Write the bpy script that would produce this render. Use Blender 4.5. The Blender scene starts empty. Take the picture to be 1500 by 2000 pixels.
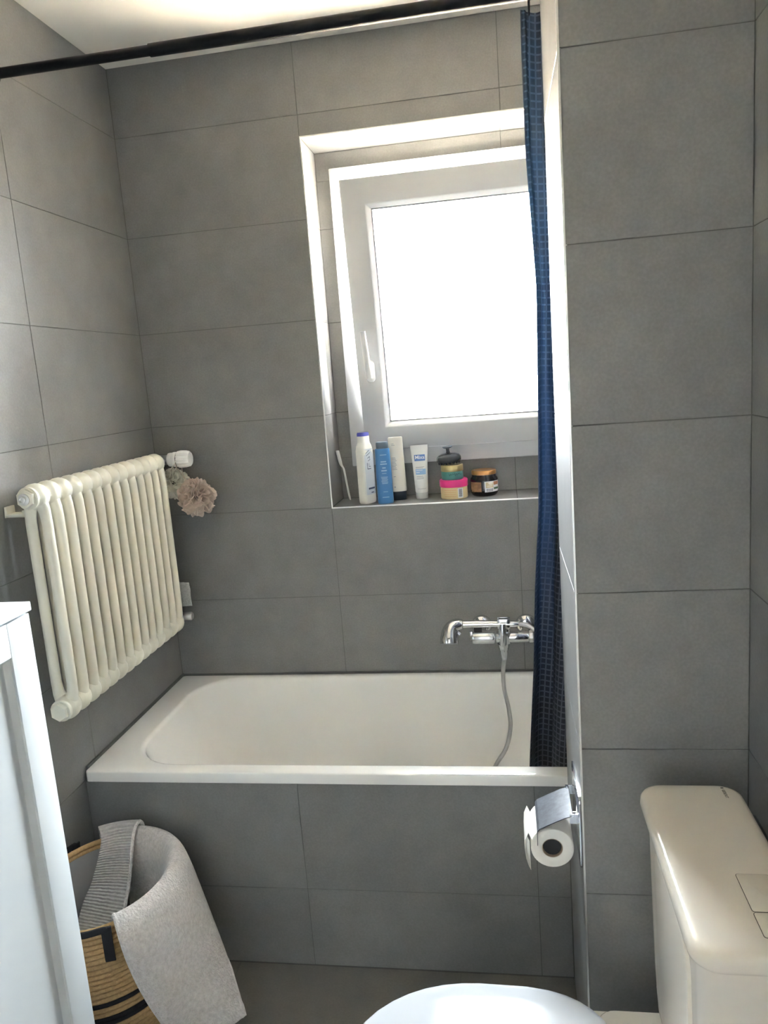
import bpy, bmesh, math, random
from mathutils import Vector, Matrix
random.seed(7)
PI = math.pi
scene = bpy.context.scene
COL = scene.collection

# ------------------------------------------------------------------ camera
F_PX, IMG_W = 1491.74, 1500.0
CAM = Vector((1.15569, -2.40698, 1.54105))
PITCH, YAW, ROLL = 0.174308, 0.162591, -0.075845
fw = Vector((-math.sin(YAW)*math.cos(PITCH), math.cos(YAW)*math.cos(PITCH), -math.sin(PITCH)))
rt = Vector((math.cos(YAW), math.sin(YAW), 0)); up = rt.cross(fw)
r2 = math.cos(ROLL)*rt + math.sin(ROLL)*up
u2 = -math.sin(ROLL)*rt + math.cos(ROLL)*up
cd = bpy.data.cameras.new('camera'); cam = bpy.data.objects.new('camera', cd); COL.objects.link(cam)
cd.sensor_fit = 'HORIZONTAL'; cd.sensor_width = 36.0; cd.lens = 36.0*F_PX/IMG_W
cd.clip_start = 0.02
m3 = Matrix((r2, u2, -fw)).transposed()
cam.matrix_world = Matrix.Translation(CAM) @ m3.to_4x4()
scene.camera = cam

# ------------------------------------------------------------------ sky, sun, exposure
SKY_COL, SKY_STR = (0.88, 0.94, 1.0), 17.0
SUN_STR, SUN_COL = 96.0, (1.0, 0.865, 0.675)
w = bpy.data.worlds.new('sky'); scene.world = w; w.use_nodes = True
bg = w.node_tree.nodes['Background']
bg.inputs[0].default_value = (*SKY_COL, 1); bg.inputs[1].default_value = SKY_STR
sl = bpy.data.lights.new('sun', 'SUN'); sl.energy = SUN_STR; sl.color = SUN_COL; sl.angle = math.radians(0.6)
so = bpy.data.objects.new('sun', sl); COL.objects.link(so)
so.rotation_euler = Vector((-0.85, 0.22, -0.9)).to_track_quat('-Z', 'Y').to_euler()   # from the side, it does not reach into the room
pl = bpy.data.lights.new('window_portal', 'AREA'); pl.shape = 'RECTANGLE'; pl.size = 0.80; pl.size_y = 0.98
pl.cycles.is_portal = True
po = bpy.data.objects.new('window_portal', pl); COL.objects.link(po)
po.location = (1.045, 0.26, 1.73); po.rotation_euler = (math.radians(-90), 0, 0)
HALL_FILL_WIN = (-4.46, -3.94, 1.12, 1.73)     # fill-light window of the added hall behind the camera: y0 y1 z0 z1
pl2 = bpy.data.lights.new('fill_hall_portal', 'AREA'); pl2.shape = 'RECTANGLE'; pl2.size = 0.61; pl2.size_y = 0.52; pl2.cycles.is_portal = True
po2 = bpy.data.objects.new('fill_hall_portal', pl2); COL.objects.link(po2)
po2.location = (-0.65, -4.20, 1.425); po2.rotation_euler = (0, math.radians(-90), 0)
vs = scene.view_settings
vs.view_transform = 'Standard'; vs.look = 'None'; vs.gamma = 1.0; vs.use_curve_mapping = False
vs.exposure = 3.25
scene.cycles.diffuse_bounces = 8; scene.cycles.max_bounces = 14; scene.cycles.glossy_bounces = 6
scene.cycles.use_denoising = True

# ------------------------------------------------------------------ materials
def mat(name, col, rough=0.5, metal=0.0, var=0.0, scale=20.0, bump=0.0, bump_scale=200.0, sub=0.0, trans=0.0, coat=0.0,
        spec=0.5, rnd=0.0, sheen=0.0, transl=0.0):
    m = bpy.data.materials.new(name); m.use_nodes = True
    nt = m.node_tree; N = nt.nodes; L = nt.links
    b = N['Principled BSDF']
    b.inputs['Base Color'].default_value = (*col, 1); b.inputs['Roughness'].default_value = rough
    b.inputs['Metallic'].default_value = metal; b.inputs['Specular IOR Level'].default_value = spec
    b.inputs['Coat Weight'].default_value = coat; b.inputs['Transmission Weight'].default_value = trans
    b.inputs['Sheen Weight'].default_value = sheen
    geo = N.new('ShaderNodeNewGeometry')
    if var > 0:
        n = N.new('ShaderNodeTexNoise'); n.inputs['Scale'].default_value = scale; n.inputs['Detail'].default_value = 6
        n.inputs['Roughness'].default_value = 0.65
        L.new(geo.outputs['Position'], n.inputs['Vector'])
        mr = N.new('ShaderNodeMapRange'); mr.inputs[1].default_value = 0.25; mr.inputs[2].default_value = 0.75
        mr.inputs[3].default_value = 1-var; mr.inputs[4].default_value = 1+var
        L.new(n.outputs[0], mr.inputs[0])
        fac = mr.outputs[0]
        if rnd > 0:
            oi = N.new('ShaderNodeObjectInfo'); m2 = N.new('ShaderNodeMapRange')
            m2.inputs[3].default_value = 1-rnd; m2.inputs[4].default_value = 1+rnd
            L.new(oi.outputs['Random'], m2.inputs[0])
            mm = N.new('ShaderNodeMath'); mm.operation = 'MULTIPLY'
            L.new(fac, mm.inputs[0]); L.new(m2.outputs[0], mm.inputs[1]); fac = mm.outputs[0]
        vm = N.new('ShaderNodeVectorMath'); vm.operation = 'SCALE'; vm.inputs[0].default_value = col
        L.new(fac, vm.inputs['Scale']); L.new(vm.outputs[0], b.inputs['Base Color'])
    if bump > 0:
        n2 = N.new('ShaderNodeTexNoise'); n2.inputs['Scale'].default_value = bump_scale; n2.inputs['Detail'].default_value = 4
        L.new(geo.outputs['Position'], n2.inputs['Vector'])
        bp = N.new('ShaderNodeBump'); bp.inputs['Strength'].default_value = bump; bp.inputs['Distance'].default_value = 0.002
        L.new(n2.outputs[0], bp.inputs['Height']); L.new(bp.outputs[0], b.inputs['Normal'])
    if transl > 0:
        t = N.new('ShaderNodeBsdfTranslucent'); t.inputs[0].default_value = (*col, 1)
        mx = N.new('ShaderNodeMixShader'); mx.inputs[0].default_value = transl
        L.new(b.outputs[0], mx.inputs[1]); L.new(t.outputs[0], mx.inputs[2])
        L.new(mx.outputs[0], N['Material Output'].inputs[0])
    return m

def tile_material(name, col):
    m = mat(name, col, rough=0.42, var=0.13, scale=8.0, rnd=0.03, bump=0.04, bump_scale=150)
    nt = m.node_tree; N = nt.nodes; L = nt.links; b = N['Principled BSDF']
    geo = N.new('ShaderNodeNewGeometry')
    # fine light specks of the stoneware body
    v = N.new('ShaderNodeTexNoise'); v.inputs['Scale'].default_value = 190; v.inputs['Detail'].default_value = 3
    L.new(geo.outputs['Position'], v.inputs['Vector'])
    mr = N.new('ShaderNodeMapRange'); mr.inputs[1].default_value = 0.35; mr.inputs[2].default_value = 0.75
    mr.inputs[3].default_value = 0.95; mr.inputs[4].default_value = 1.09
    L.new(v.outputs[0], mr.inputs[0])
    old = b.inputs['Base Color'].links[0].from_socket
    vm = N.new('ShaderNodeVectorMath'); vm.operation = 'SCALE'
    L.new(old, vm.inputs[0]); L.new(mr.outputs[0], vm.inputs['Scale']); L.new(vm.outputs[0], b.inputs['Base Color'])
    n3 = N.new('ShaderNodeTexNoise'); n3.inputs['Scale'].default_value = 3.0; n3.inputs['Detail'].default_value = 5
    L.new(geo.outputs['Position'], n3.inputs['Vector'])
    m3_ = N.new('ShaderNodeMapRange'); m3_.inputs[3].default_value = 0.34; m3_.inputs[4].default_value = 0.52
    L.new(n3.outputs[0], m3_.inputs[0]); L.new(m3_.outputs[0], b.inputs['Roughness'])
    return m

TILE = tile_material('grey_stoneware', (0.212, 0.210, 0.203))
FTILE = tile_material('floor_stoneware', (0.17, 0.162, 0.145))
GROUT = mat('grout', (0.125, 0.123, 0.118), 0.9)
GROUT_LIGHT = mat('grout_light', (0.62, 0.61, 0.58), 0.9)
PLASTER = mat('ceiling_paint', (0.88, 0.85, 0.78), 0.9, bump=0.05, bump_scale=90)
OUTWALL = mat('outer_wall', (0.6, 0.58, 0.54), 0.9)
ALU = mat('satin_aluminium', (0.75, 0.74, 0.72), 0.32, 1.0)
PVC = mat('window_plastic', (0.55, 0.565, 0.58), 0.35)
GASKET = mat('gasket', (0.35, 0.35, 0.36), 0.7)
ENAMEL = mat('tub_enamel', (0.86, 0.855, 0.83), 0.12, coat=0.3)
CERAM = mat('toilet_ceramic', (0.82, 0.81, 0.78), 0.08, coat=0.4)
PLASTIC_W = mat('white_plastic', (0.68, 0.64, 0.565), 0.24)
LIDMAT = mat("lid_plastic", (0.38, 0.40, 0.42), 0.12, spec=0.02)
RADPAINT = mat('radiator_paint', (0.76, 0.73, 0.62), 0.32, var=0.03, scale=14)
CHROME = mat('chrome', (0.70, 0.71, 0.73), 0.07, 1.0)
COVER = mat('worn_steel_dark_reflection', (0.075, 0.08, 0.092), 0.40, 0.15, var=0.4, scale=55, spec=0.3)  # the steel's dark reflection is put into its colour, scratches as mottling
CHROME_S = mat('steel_brushed', (0.62, 0.63, 0.66), 0.3, 1.0, var=0.08, scale=60)
BLACKMETAL = mat('black_metal', (0.007, 0.007, 0.009), 0.5, spec=0.2)
CABINET = mat('cabinet_paint', (0.60, 0.635, 0.65), 0.4)
BLACK = mat('black_cloth', (0.012, 0.012, 0.015), 0.85)
DARK = mat('dark_hole', (0.02, 0.02, 0.022), 0.8)
WHITE_PL = mat('bright_white_plastic', (0.85, 0.85, 0.84), 0.3)
PAPER = mat('tissue_paper', (0.88, 0.86, 0.80), 0.95, bump=0.2, bump_scale=300, transl=0.12)
CARD = mat('cardboard', (0.45, 0.36, 0.26), 0.9)
SILICONE = mat('sealant', (0.10, 0.10, 0.10), 0.6)

# glass: clear pane that lets straight light through with a surface reflection
GLASS = bpy.data.materials.new('window_glass'); GLASS.use_nodes = True
nt = GLASS.node_tree; nt.nodes.remove(nt.nodes['Principled BSDF'])
tr = nt.nodes.new('ShaderNodeBsdfTransparent'); tr.inputs[0].default_value = (0.97, 0.98, 0.98, 1)
gl = nt.nodes.new('ShaderNodeBsdfGlossy'); gl.inputs['Roughness'].default_value = 0.02
fr = nt.nodes.new('ShaderNodeFresnel'); fr.inputs[0].default_value = 1.45
mx = nt.nodes.new('ShaderNodeMixShader')
nt.links.new(fr.outputs[0], mx.inputs[0]); nt.links.new(tr.outputs[0], mx.inputs[1]); nt.links.new(gl.outputs[0], mx.inputs[2])
nt.links.new(mx.outputs[0], nt.nodes['Material Output'].inputs[0])

# ------------------------------------------------------------------ mesh helpers
class MB:
    def __init__(self): self.v = []; self.f = []; self.mi = []
    def add(self, vs, fs, mi=0):
        o = len(self.v); self.v += [tuple(p) for p in vs]
        self.f += [tuple(i+o for i in f) for f in fs]; self.mi += [mi]*len(fs); return self
    def box(self, a, b, mi=0):
        x0, y0, z0 = a; x1, y1, z1 = b
        vs = [(x0,y0,z0),(x1,y0,z0),(x1,y1,z0),(x0,y1,z0),(x0,y0,z1),(x1,y0,z1),(x1,y1,z1),(x0,y1,z1)]
        return self.add(vs, [(0,3,2,1),(4,5,6,7),(0,1,5,4),(1,2,6,5),(2,3,7,6),(3,0,4,7)], mi)
    def loft(self, rings, closed=True, cap0=False, cap1=False, mi=0):
        n = len(rings[0]); vs = [p for r in rings for p in r]; fs = []
        for i in range(len(rings)-1):
            for j in range(n if closed else n-1):
                k = (j+1) % n
                fs.append((i*n+j, i*n+k, (i+1)*n+k, (i+1)*n+j))
        if cap0: fs.append(tuple(range(n-1, -1, -1)))
        if cap1: fs.append(tuple((len(rings)-1)*n+j for j in range(n)))
        return self.add(vs, fs, mi)
    def lathe(self, prof, c=(0,0,0), axis='Z', seg=32, mi=0, sx=1.0, sy=1.0, cap0=True, cap1=True, pw=2.0):
        rings = []
        for r, h in prof:
            ring = []
            for k in range(seg):
                a = 2*PI*k/seg; ca, sa = math.cos(a), math.sin(a)
                if pw != 2.0:
                    ca = math.copysign(abs(ca)**(2/pw), ca); sa = math.copysign(abs(sa)**(2/pw), sa)
                p = (r*ca*sx, r*sa*sy, h)
                if axis == 'X': p = (h, p[0], p[1])
                elif axis == 'Y': p = (p[1], h, p[0])
                ring.append((p[0]+c[0], p[1]+c[1], p[2]+c[2]))
            rings.append(ring)
        return self.loft(rings, True, cap0, cap1, mi)
    def tube(self, pts, r, seg=10, mi=0, caps=True):
        pts = [Vector(p) for p in pts]; rings = []; ref = None
        for i, p in enumerate(pts):
            t = (pts[min(i+1, len(pts)-1)] - pts[max(i-1, 0)]).normalized()
            if ref is None:
                ref = t.orthogonal().normalized()
            ref = (ref - t*ref.dot(t)).normalized(); bn = t.cross(ref)
            rr = r[i] if isinstance(r, (list, tuple)) else r
            rings.append([p + rr*(math.cos(2*PI*k/seg)*ref + math.sin(2*PI*k/seg)*bn) for k in range(seg)])
        return self.loft(rings, True, caps, caps, mi)
    def prism(self, poly, z0, z1, mi=0):
        return self.loft([[(x, y, z0) for x, y in poly], [(x, y, z1) for x, y in poly]], True, True, True, mi)
    def mesh(self, name, mats, angle=40, recalc=True, bevel=0, bseg=2):
        me = bpy.data.meshes.new(name); me.from_pydata(self.v, [], self.f)
        ms = mats if isinstance(mats, (list, tuple)) else [mats]
        for m in ms: me.materials.append(m)
        me.polygons.foreach_set('material_index', self.mi)
        bm = bmesh.new(); bm.from_mesh(me)
        bmesh.ops.remove_doubles(bm, verts=bm.verts, dist=1e-6)
        if recalc: bmesh.ops.recalc_face_normals(bm, faces=bm.faces)
        if bevel:
            es = [e for e in bm.edges if len(e.link_faces) == 2 and e.calc_face_angle(0) > math.radians(30)]
            bmesh.ops.bevel(bm, geom=es, offset=bevel, segments=bseg, profile=0.5, affect='EDGES', clamp_overlap=True)
        bm.to_mesh(me); bm.free()
        me.polygons.foreach_set('use_smooth', [True]*len(me.polygons))
        me.set_sharp_from_angle(angle=math.radians(angle))
        me.update(); return me
    def build(self, name, mats, parent=None, loc=None, **kw):
        o = bpy.data.objects.new(name, self.mesh(name, mats, **kw)); COL.objects.link(o)
        if loc is not None: o.location = loc
        if parent is not None: o.parent = parent
        return o

def empty(name, loc=(0,0,0)):
    o = bpy.data.objects.new(name, None); COL.objects.link(o); o.location = loc; o.empty_display_size = 0.05; return o
def tag(o, label=None, cat=None, group=None, kind=None):
    if label: o['label'] = label
    if cat: o['category'] = cat
    if group: o['group'] = group
    if kind: o['kind'] = kind
    return o
def mesh_obj(name, me, parent=None, mw=None):
    o = bpy.data.objects.new(name, me); COL.objects.link(o)
    if parent is not None: o.parent = parent
    if mw is not None: o.matrix_local = mw
    return o
def rrect(x0, x1, y0, y1, r, z, n=8):
    pts = []
    for cx, cy, a0 in ((x1-r, y1-r, 0), (x0+r, y1-r, 90), (x0+r, y0+r, 180), (x1-r, y0+r, 270)):
        for k in range(n+1):
            a = math.radians(a0 + 90*k/n); pts.append((cx+r*math.cos(a), cy+r*math.sin(a), z))
    return pts
def spline(pts, n=8):
    pts = [Vector(p) for p in pts]; out = []
    for i in range(len(pts)-1):
        p0, p1, p2, p3 = pts[max(i-1,0)], pts[i], pts[i+1], pts[min(i+2, len(pts)-1)]
        for k in range(n):
            t = k/n
            out.append(0.5*((2*p1)+(-p0+p2)*t+(2*p0-5*p1+4*p2-p3)*t*t+(-p0+3*p1-3*p2+p3)*t**3))
    out.append(pts[-1]); return out

FONT = None
def text_obj(name, body, size, mat_, parent, mw, extrude=0.0002, align='CENTER', bold=0.0):
    cu = bpy.data.curves.new(name, 'FONT'); cu.body = body; cu.size = size; cu.extrude = extrude; cu.offset = bold
    cu.align_x = align; cu.align_y = 'CENTER'; cu.resolution_u = 3
    tmp = bpy.data.objects.new('tmp_text', cu); COL.objects.link(tmp)
    bpy.context.view_layer.update()
    me = bpy.data.meshes.new_from_object(tmp.evaluated_get(bpy.context.evaluated_depsgraph_get()))
    bpy.data.objects.remove(tmp); bpy.data.curves.remove(cu)
    me.name = name; me.materials.clear(); me.materials.append(mat_)
    return mesh_obj(name, me, parent, mw)

# ------------------------------------------------------------------ dimensions (metres)
W_R = 1.564            # right wall
ST_X, ST_Y0, ST_Y1 = 1.2685, -1.0514, -0.672   # wall stub beside the tub
H = 2.536              # ceiling
Y_REAR = -2.95
Z0 = 0.8337            # one course joint; courses every 0.30
ROW = 0.30
ZJ = [Z0 + ROW*i for i in range(-2, 6)]
TUB_H, TUB_Y = 0.562, -0.657
WX0, WX1, WZ0, WZ1, WD = 0.590, 1.500, 1.134, 2.270, 0.185   # window niche
XJ = [0.589, 1.189]    # vertical joints of the back wall
JG = 0.0018            # joint width
TT = 0.008
JOINT = [JG]

# ------------------------------------------------------------------ tiles
_tile_cache = {}
def tile_mesh(w_, h_, m):
    key = (round(w_, 4), round(h_, 4), m.name)
    if key not in _tile_cache:
        c = 0.0006; b = MB()
        r0 = [(0,0,-TT),(w_,0,-TT),(w_,h_,-TT),(0,h_,-TT)]
        r1 = [(0,0,-c),(w_,0,-c),(w_,h_,-c),(0,h_,-c)]
        r2_ = [(c,c,0),(w_-c,c,0),(w_-c,h_-c,0),(c,h_-c,0)]
        b.loft([r0, r1, r2_], True, True, True)
        _tile_cache[key] = b.mesh('tile', m, angle=20)
    return _tile_cache[key]
def tiles(parent, org, ua, va, us, vs_, m=TILE, skip=None):
    JG = JOINT[0]
    """tiles on the plane through org spanned by ua, va (normal ua x va); us / vs_ are joint positions along each"""
    ua, va = Vector(ua), Vector(va); n = ua.cross(va)
    for i in range(len(us)-1):
        for j in range(len(vs_)-1):
            a0, a1, b0, b1 = us[i], us[i+1], vs_[j], vs_[j+1]
            if skip and skip((a0+a1)/2, (b0+b1)/2): continue
            if a1-a0 < 0.006 or b1-b0 < 0.006: continue
            p = Vector(org) + ua*(a0+JG/2) + va*(b0+JG/2) + n*random.uniform(-0.00025, 0.00025)
            mw = Matrix(((ua.x, va.x, n.x, p.x), (ua.y, va.y, n.y, p.y), (ua.z, va.z, n.z, p.z), (0,0,0,1)))
            mesh_obj('tile', tile_mesh(a1-a0-JG, b1-b0-JG, m), parent, mw)
def cuts(lo, hi, js):
    return [lo] + [j for j in sorted(js) if lo+0.004 < j < hi-0.004] + [hi]
G = 0.0016   # grout lies this far behind the tile face
X_, Y_, Z_ = (1,0,0), (0,1,0), (0,0,1)
NX, NY = (-1,0,0), (0,-1,0)

# floor
b = MB(); b.box((-0.12, Y_REAR-0.12, -0.15), (W_R+0.12, 0.0, -G))
floor = tag(b.build('floor', GROUT), kind='structure')
tiles(floor, (0,0,0), X_, Y_, cuts(0, W_R, [0.38, 0.98]), cuts(Y_REAR, TUB_Y-0.002, [-0.96, -1.26, -1.56, -1.86, -2.16, -2.46, -2.76]), FTILE)
# ceiling
b = MB(); b.box((-0.12, Y_REAR-0.12, H), (W_R+0.12, 0.40, H+0.15))
tag(b.build('ceiling', PLASTER), kind='structure')
# left wall
b = MB(); b.box((-0.12, Y_REAR-0.12, -0.15), (-G, 0.0, H))
wl = tag(b.build('wall_left', GROUT), kind='structure')
YL = [-0.5968-0.6*i for i in range(0, 4)]
def tiles_x(parent, x, y0, y1, yj, z0, z1, zj, face=1, m=TILE, skip=None):
    # wall plane x = const; face +1 looks to +x, -1 to -x
    if face > 0: tiles(parent, (x,0,0), Y_, Z_, cuts(y0, y1, yj), cuts(z0, z1, zj), m, skip)
    else: tiles(parent, (x,0,0), NY, Z_, cuts(-y1, -y0, [-y for y in yj]), cuts(z0, z1, zj), m, skip)
def tiles_y(parent, y, x0, x1, xj, z0, z1, zj, face=-1, m=TILE, skip=None):
    if face < 0: tiles(parent, (0,y,0), X_, Z_, cuts(x0, x1, xj), cuts(z0, z1, zj), m, skip)
    else: tiles(parent, (0,y,0), NX, Z_, cuts(-x1, -x0, [-x for x in xj]), cuts(z0, z1, zj), m, skip)
tiles_x(wl, 0, Y_REAR, 0, YL, 0, H, ZJ, 1)
# back wall with the window niche
FX0, FX1, FZ0, FZ1 = 0.668, 1.422, 1.277, 2.183     # opening behind the window frame
b = MB()
b.box((-0.12, G, -0.15), (WX0-G, 0.40, H)); b.box((WX1+G, G, -0.15), (W_R+0.12, 0.40, H))
b.box((WX0-G, G, -0.15), (WX1+G, 0.40, WZ0-G)); b.box((WX0-G, G, WZ1+G), (WX1+G, 0.40, H))
b.box((WX0-G, WD+G, WZ0-G), (FX0, 0.40, WZ1+G)); b.box((FX1, WD+G, WZ0-G), (WX1+G, 0.40, WZ1+G))
b.box((FX0, WD+G, WZ0-G), (FX1, 0.40, FZ0)); b.box((FX0, WD+G, FZ1), (FX1, 0.40, WZ1+G))
wb = tag(b.build('wall_back', GROUT), kind='structure')
low = lambda x, z: z < 0.28
tiles_y(wb, 0, 0, XJ[0], [], 0, H, ZJ, -1, skip=low)
tiles_y(wb, 0, WX1, W_R, [], 0, H, ZJ, -1, skip=low)
tiles_y(wb, 0, XJ[0], WX1, XJ, 0, H, ZJ + [WZ1], -1, skip=lambda x, z: WZ0-0.005 < z < WZ1 or z < 0.28)
# ring of tiles around the frame, at the bottom of the niche
def ring(z0, z1, x0, x1, zj, xj): tiles_y(wb, WD, x0, x1, xj, z0, z1, zj, -1)
ring(WZ0, FZ0, WX0, WX1, [], [1.189]); ring(FZ1, WZ1, WX0, WX1, [], [1.189])
JOINT[0] = 0.0003     # cut round the frame corner, no joint there
ZS = cuts(FZ0, FZ1, ZJ)
for za, zb in zip(ZS, ZS[1:]):
    a_ = 0 if za == FZ0 else 0.0011; b_ = 0 if zb == FZ1 else 0.0011
    ring(za+a_, zb-b_, WX0, FX0, [], []); ring(za+a_, zb-b_, FX1, WX1, [], [])
JOINT[0] = JG
# niche sides, head and sill
tiles_x(wb, WX0, 0, WD, [], WZ0, WZ1, ZJ, 1)
tiles_x(wb, WX1, 0, WD, [], WZ0, WZ1, ZJ, -1)
tiles(wb, (0,0,WZ0), X_, Y_, cuts(WX0, WX1, [1.189]), [0, WD])
tiles(wb, (0,0,WZ1), X_, NY, cuts(WX0, WX1, [1.189]), [-WD, 0])
# right wall
b = MB(); b.box((W_R+G, Y_REAR-0.12, -0.15), (W_R+0.12, 0.0, H))
wr = tag(b.build('wall_right', GROUT), kind='structure')
tiles_x(wr, W_R, Y_REAR, ST_Y0, [ST_Y0-0.6*i for i in range(1, 4)], 0, H, ZJ, -1)
tiles_x(wr, W_R, ST_Y1, 0, [], 0.54, H, ZJ, -1)
# rear wall behind the camera, with a door
DX0, DX1, DH = 0.62, 1.42, 2.05
b = MB()
b.box((-0.12, Y_REAR-0.12, -0.15), (DX0, Y_REAR-G, H)); b.box((DX1, Y_REAR-0.12, -0.15), (W_R+0.12, Y_REAR-G, H))
b.box((DX0, Y_REAR-0.12, DH), (DX1, Y_REAR-G, H)); b.box((DX0, Y_REAR-0.12, -0.15), (DX1, Y_REAR-G, -0.0016))
wrr = tag(b.build('wall_rear', GROUT), kind='structure')
tiles_y(wrr, Y_REAR, 0, W_R, [DX0, DX1], 0, H, ZJ + [DH], 1, skip=lambda x, z: DX0 < -x < DX1 and z < DH)
d = tag(empty('door_1', (1.02, Y_REAR-0.05, 0)), kind='structure')
fb = MB()
for a, c in (((DX0, -0.07, 0), (DX0+0.03, 0.05, DH)), ((DX1-0.03, -0.07, 0), (DX1, 0.05, DH)), ((DX0+0.03, -0.07, DH-0.03), (DX1-0.03, 0.05, DH))): fb.box(a, c)
fb.build('door_frame', PVC, d, bevel=0.002).location = (-1.02, 0, 0)
# unseen hall added behind the open door; its side window is sized for fill
HY0, HX0, HX1 = Y_REAR-2.0, -0.6, 2.4
FILL_HALL = mat('fill_hall_paint', (0.78, 0.80, 0.82), 0.8)  # unseen walls, tinted cool to balance the warm fill
HFLOOR = mat('fill_hall_floor', (0.36, 0.33, 0.30), 0.45, var=0.1, scale=8)
BY0, BY1, BZ0, BZ1 = HALL_FILL_WIN
b = MB()
b.box((HX1, HY0, 0), (HX1+0.1, Y_REAR-0.12, H))
b.box((HX0-0.1, HY0, 0), (HX0, BY0, H)); b.box((HX0-0.1, BY1, 0), (HX0, Y_REAR-0.12, H)); b.box((HX0-0.1, BY0, 0), (HX0, BY1, BZ0)); b.box((HX0-0.1, BY0, BZ1), (HX0, BY1, H))
b.box((HX0-0.1, HY0-0.15, 0), (HX1+0.1, HY0, H))
b.box((HX0, Y_REAR-0.16, 0), (DX0, Y_REAR-0.12, H)); b.box((DX1, Y_REAR-0.16, 0), (HX1, Y_REAR-0.12, H)); b.box((DX0, Y_REAR-0.16, DH), (DX1, Y_REAR-0.12, H))
b.box((HX0-0.1, HY0-0.15, H), (HX1+0.1, Y_REAR-0.12, H+0.12))
tag(b.build('wall_fill_hall', FILL_HALL), kind='structure')
b = MB(); b.box((HX0-0.1, HY0-0.15, -0.15), (HX1+0.1, Y_REAR-0.12, 0.0)); tag(b.build('floor_fill_hall', HFLOOR), kind='structure')
# wall stub between tub and toilet
b = MB(); b.box((ST_X+G+0.004, ST_Y0+G, -0.15), (W_R+0.01, ST_Y1-G, H)); b.box((ST_X+G, ST_Y0+0.004, -0.15), (ST_X+G+0.004, ST_Y1-0.004, H), 1)
ws = tag(b.build('wall_partition', [GROUT, GROUT_LIGHT]), kind='structure')
tiles_y(ws, ST_Y0, ST_X, W_R, [], 0, H, ZJ, -1)
tiles_y(ws, ST_Y1, ST_X, W_R, [], 0.54, H, ZJ, 1)
tiles_x(ws, ST_X, ST_Y0+0.003, ST_Y1, [], 0, H, ZJ, -1)
# apron of the tub
b = MB(); b.box((0.0, TUB_Y+G, -0.02), (ST_X+0.02, TUB_Y+0.03, TUB_H-0.030))
wa = tag(b.build('wall_tub_apron', GROUT), kind='structure')
tiles_y(wa, TUB_Y, 0, ST_X, [0.588, 1.188], 0.0, TUB_H-0.032, [0.2275], -1)
# metal edge trims
def trim(name, bm): return tag(bm.build(name, ALU, bevel=0.0006, bseg=1), kind='structure')
trim('trim_1', MB().box((ST_X-0.0012, ST_Y0-0.0012, 0.0), (ST_X+0.0030, ST_Y0+0.0030, H)))
t2 = MB()
t2.box((WX0-0.001, -0.0014, WZ0), (WX0+0.003, 0.004, WZ1)); trim('trim_2', t2)
trim('trim_3', MB().box((WX0-0.001, -0.0014, WZ0-0.003), (WX1+0.001, 0.004, WZ0+0.001)))
trim('trim_4', MB().box((WX0-0.001, -0.0014, WZ1-0.001), (WX1+0.001, 0.004, WZ1+0.003)))
trim('trim_5', MB().box((WX1-0.003, -0.0014, WZ0), (WX1+0.001, 0.004, WZ1)))
# dark sealant where the tub meets the walls
sb = MB(); sb.box((0.0, TUB_Y+0.01, TUB_H-0.006), (0.006, 0.0, TUB_H+0.007)); sb.box((0.0, -0.006, TUB_H-0.006), (W_R, 0.0, TUB_H+0.005))
tag(sb.build('trim_6', SILICONE), kind='structure')
# sunny ground outside
GRD = mat('pale_gravel', (0.62, 0.55, 0.45), 0.95, var=0.08, scale=0.6)
b = MB(); b.add([(-80, -100, -0.9), (80, -100, -0.9), (80, 120, -0.9), (-80, 120, -0.9)], [(0,1,2,3)])
tag(b.build('ground', GRD), kind='structure')

# ------------------------------------------------------------------ window
FO = (0.640, 1.450, 1.249, 2.211)   # frame outer x0 x1 z0 z1
win = tag(empty('window_1', (1.045, 0.15, 1.249)), kind='structure')
def local(o, root): o.location = -root.location; return o
def frame_mesh(x0, x1, z0, z1, wd, y0, y1, step=None):
    b = MB()
    def rr(d, y): return [(x0+d, y, z0+d), (x1-d, y, z0+d), (x1-d, y, z1-d), (x0+d, y, z1-d)]
    prof = [(0, y1), (0, y0), (wd, y0)] + (step or []) + [(wd if not step else step[-1][0], y1)]
    b.loft([rr(dd, yy) for dd, yy in prof] + [rr(0, y1)])
    return b
local(frame_mesh(*FO, 0.052, 0.150, 0.235, [(0.052, 0.166), (0.084, 0.166)]).build('window_frame', PVC, win, bevel=0.0025), win)
# sash, tipped inwards about its lower edge
TILT = math.atan2(0.102, 0.828)
sash_e = empty('sash', (0, 0, 0)); sash_e.parent = win
SX0, SX1, SZ0, SZ1 = 0.694, 1.396, 1.303, 2.142
piv = Vector((1.045, 0.128, SZ0))
sash_e.location = piv - win.location; sash_e.rotation_euler = (TILT, 0, 0)
sw = SX1-SX0; sh = (SZ1-SZ0)/math.cos(TILT)
gx = 0.090
local_frame = frame_mesh(-sw/2, sw/2, 0, sh, gx-0.016, 0.0, 0.032, [(gx-0.012, 0.004), (gx-0.002, 0.015), (gx, 0.018)])
local_frame.build('sash_frame', PVC, sash_e, bevel=0.0022)
frame_mesh(-sw/2+gx-0.001, sw/2-gx+0.001, gx-0.001, sh-gx+0.001, 0.004, 0.017, 0.024).build('gasket', GASKET, sash_e)
gb = MB(); gb.box((-sw/2+gx-0.006, 0.020, gx-0.006), (sw/2-gx+0.006, 0.026, sh-gx+0.006))
gb.build('pane', GLASS, sash_e)
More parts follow.
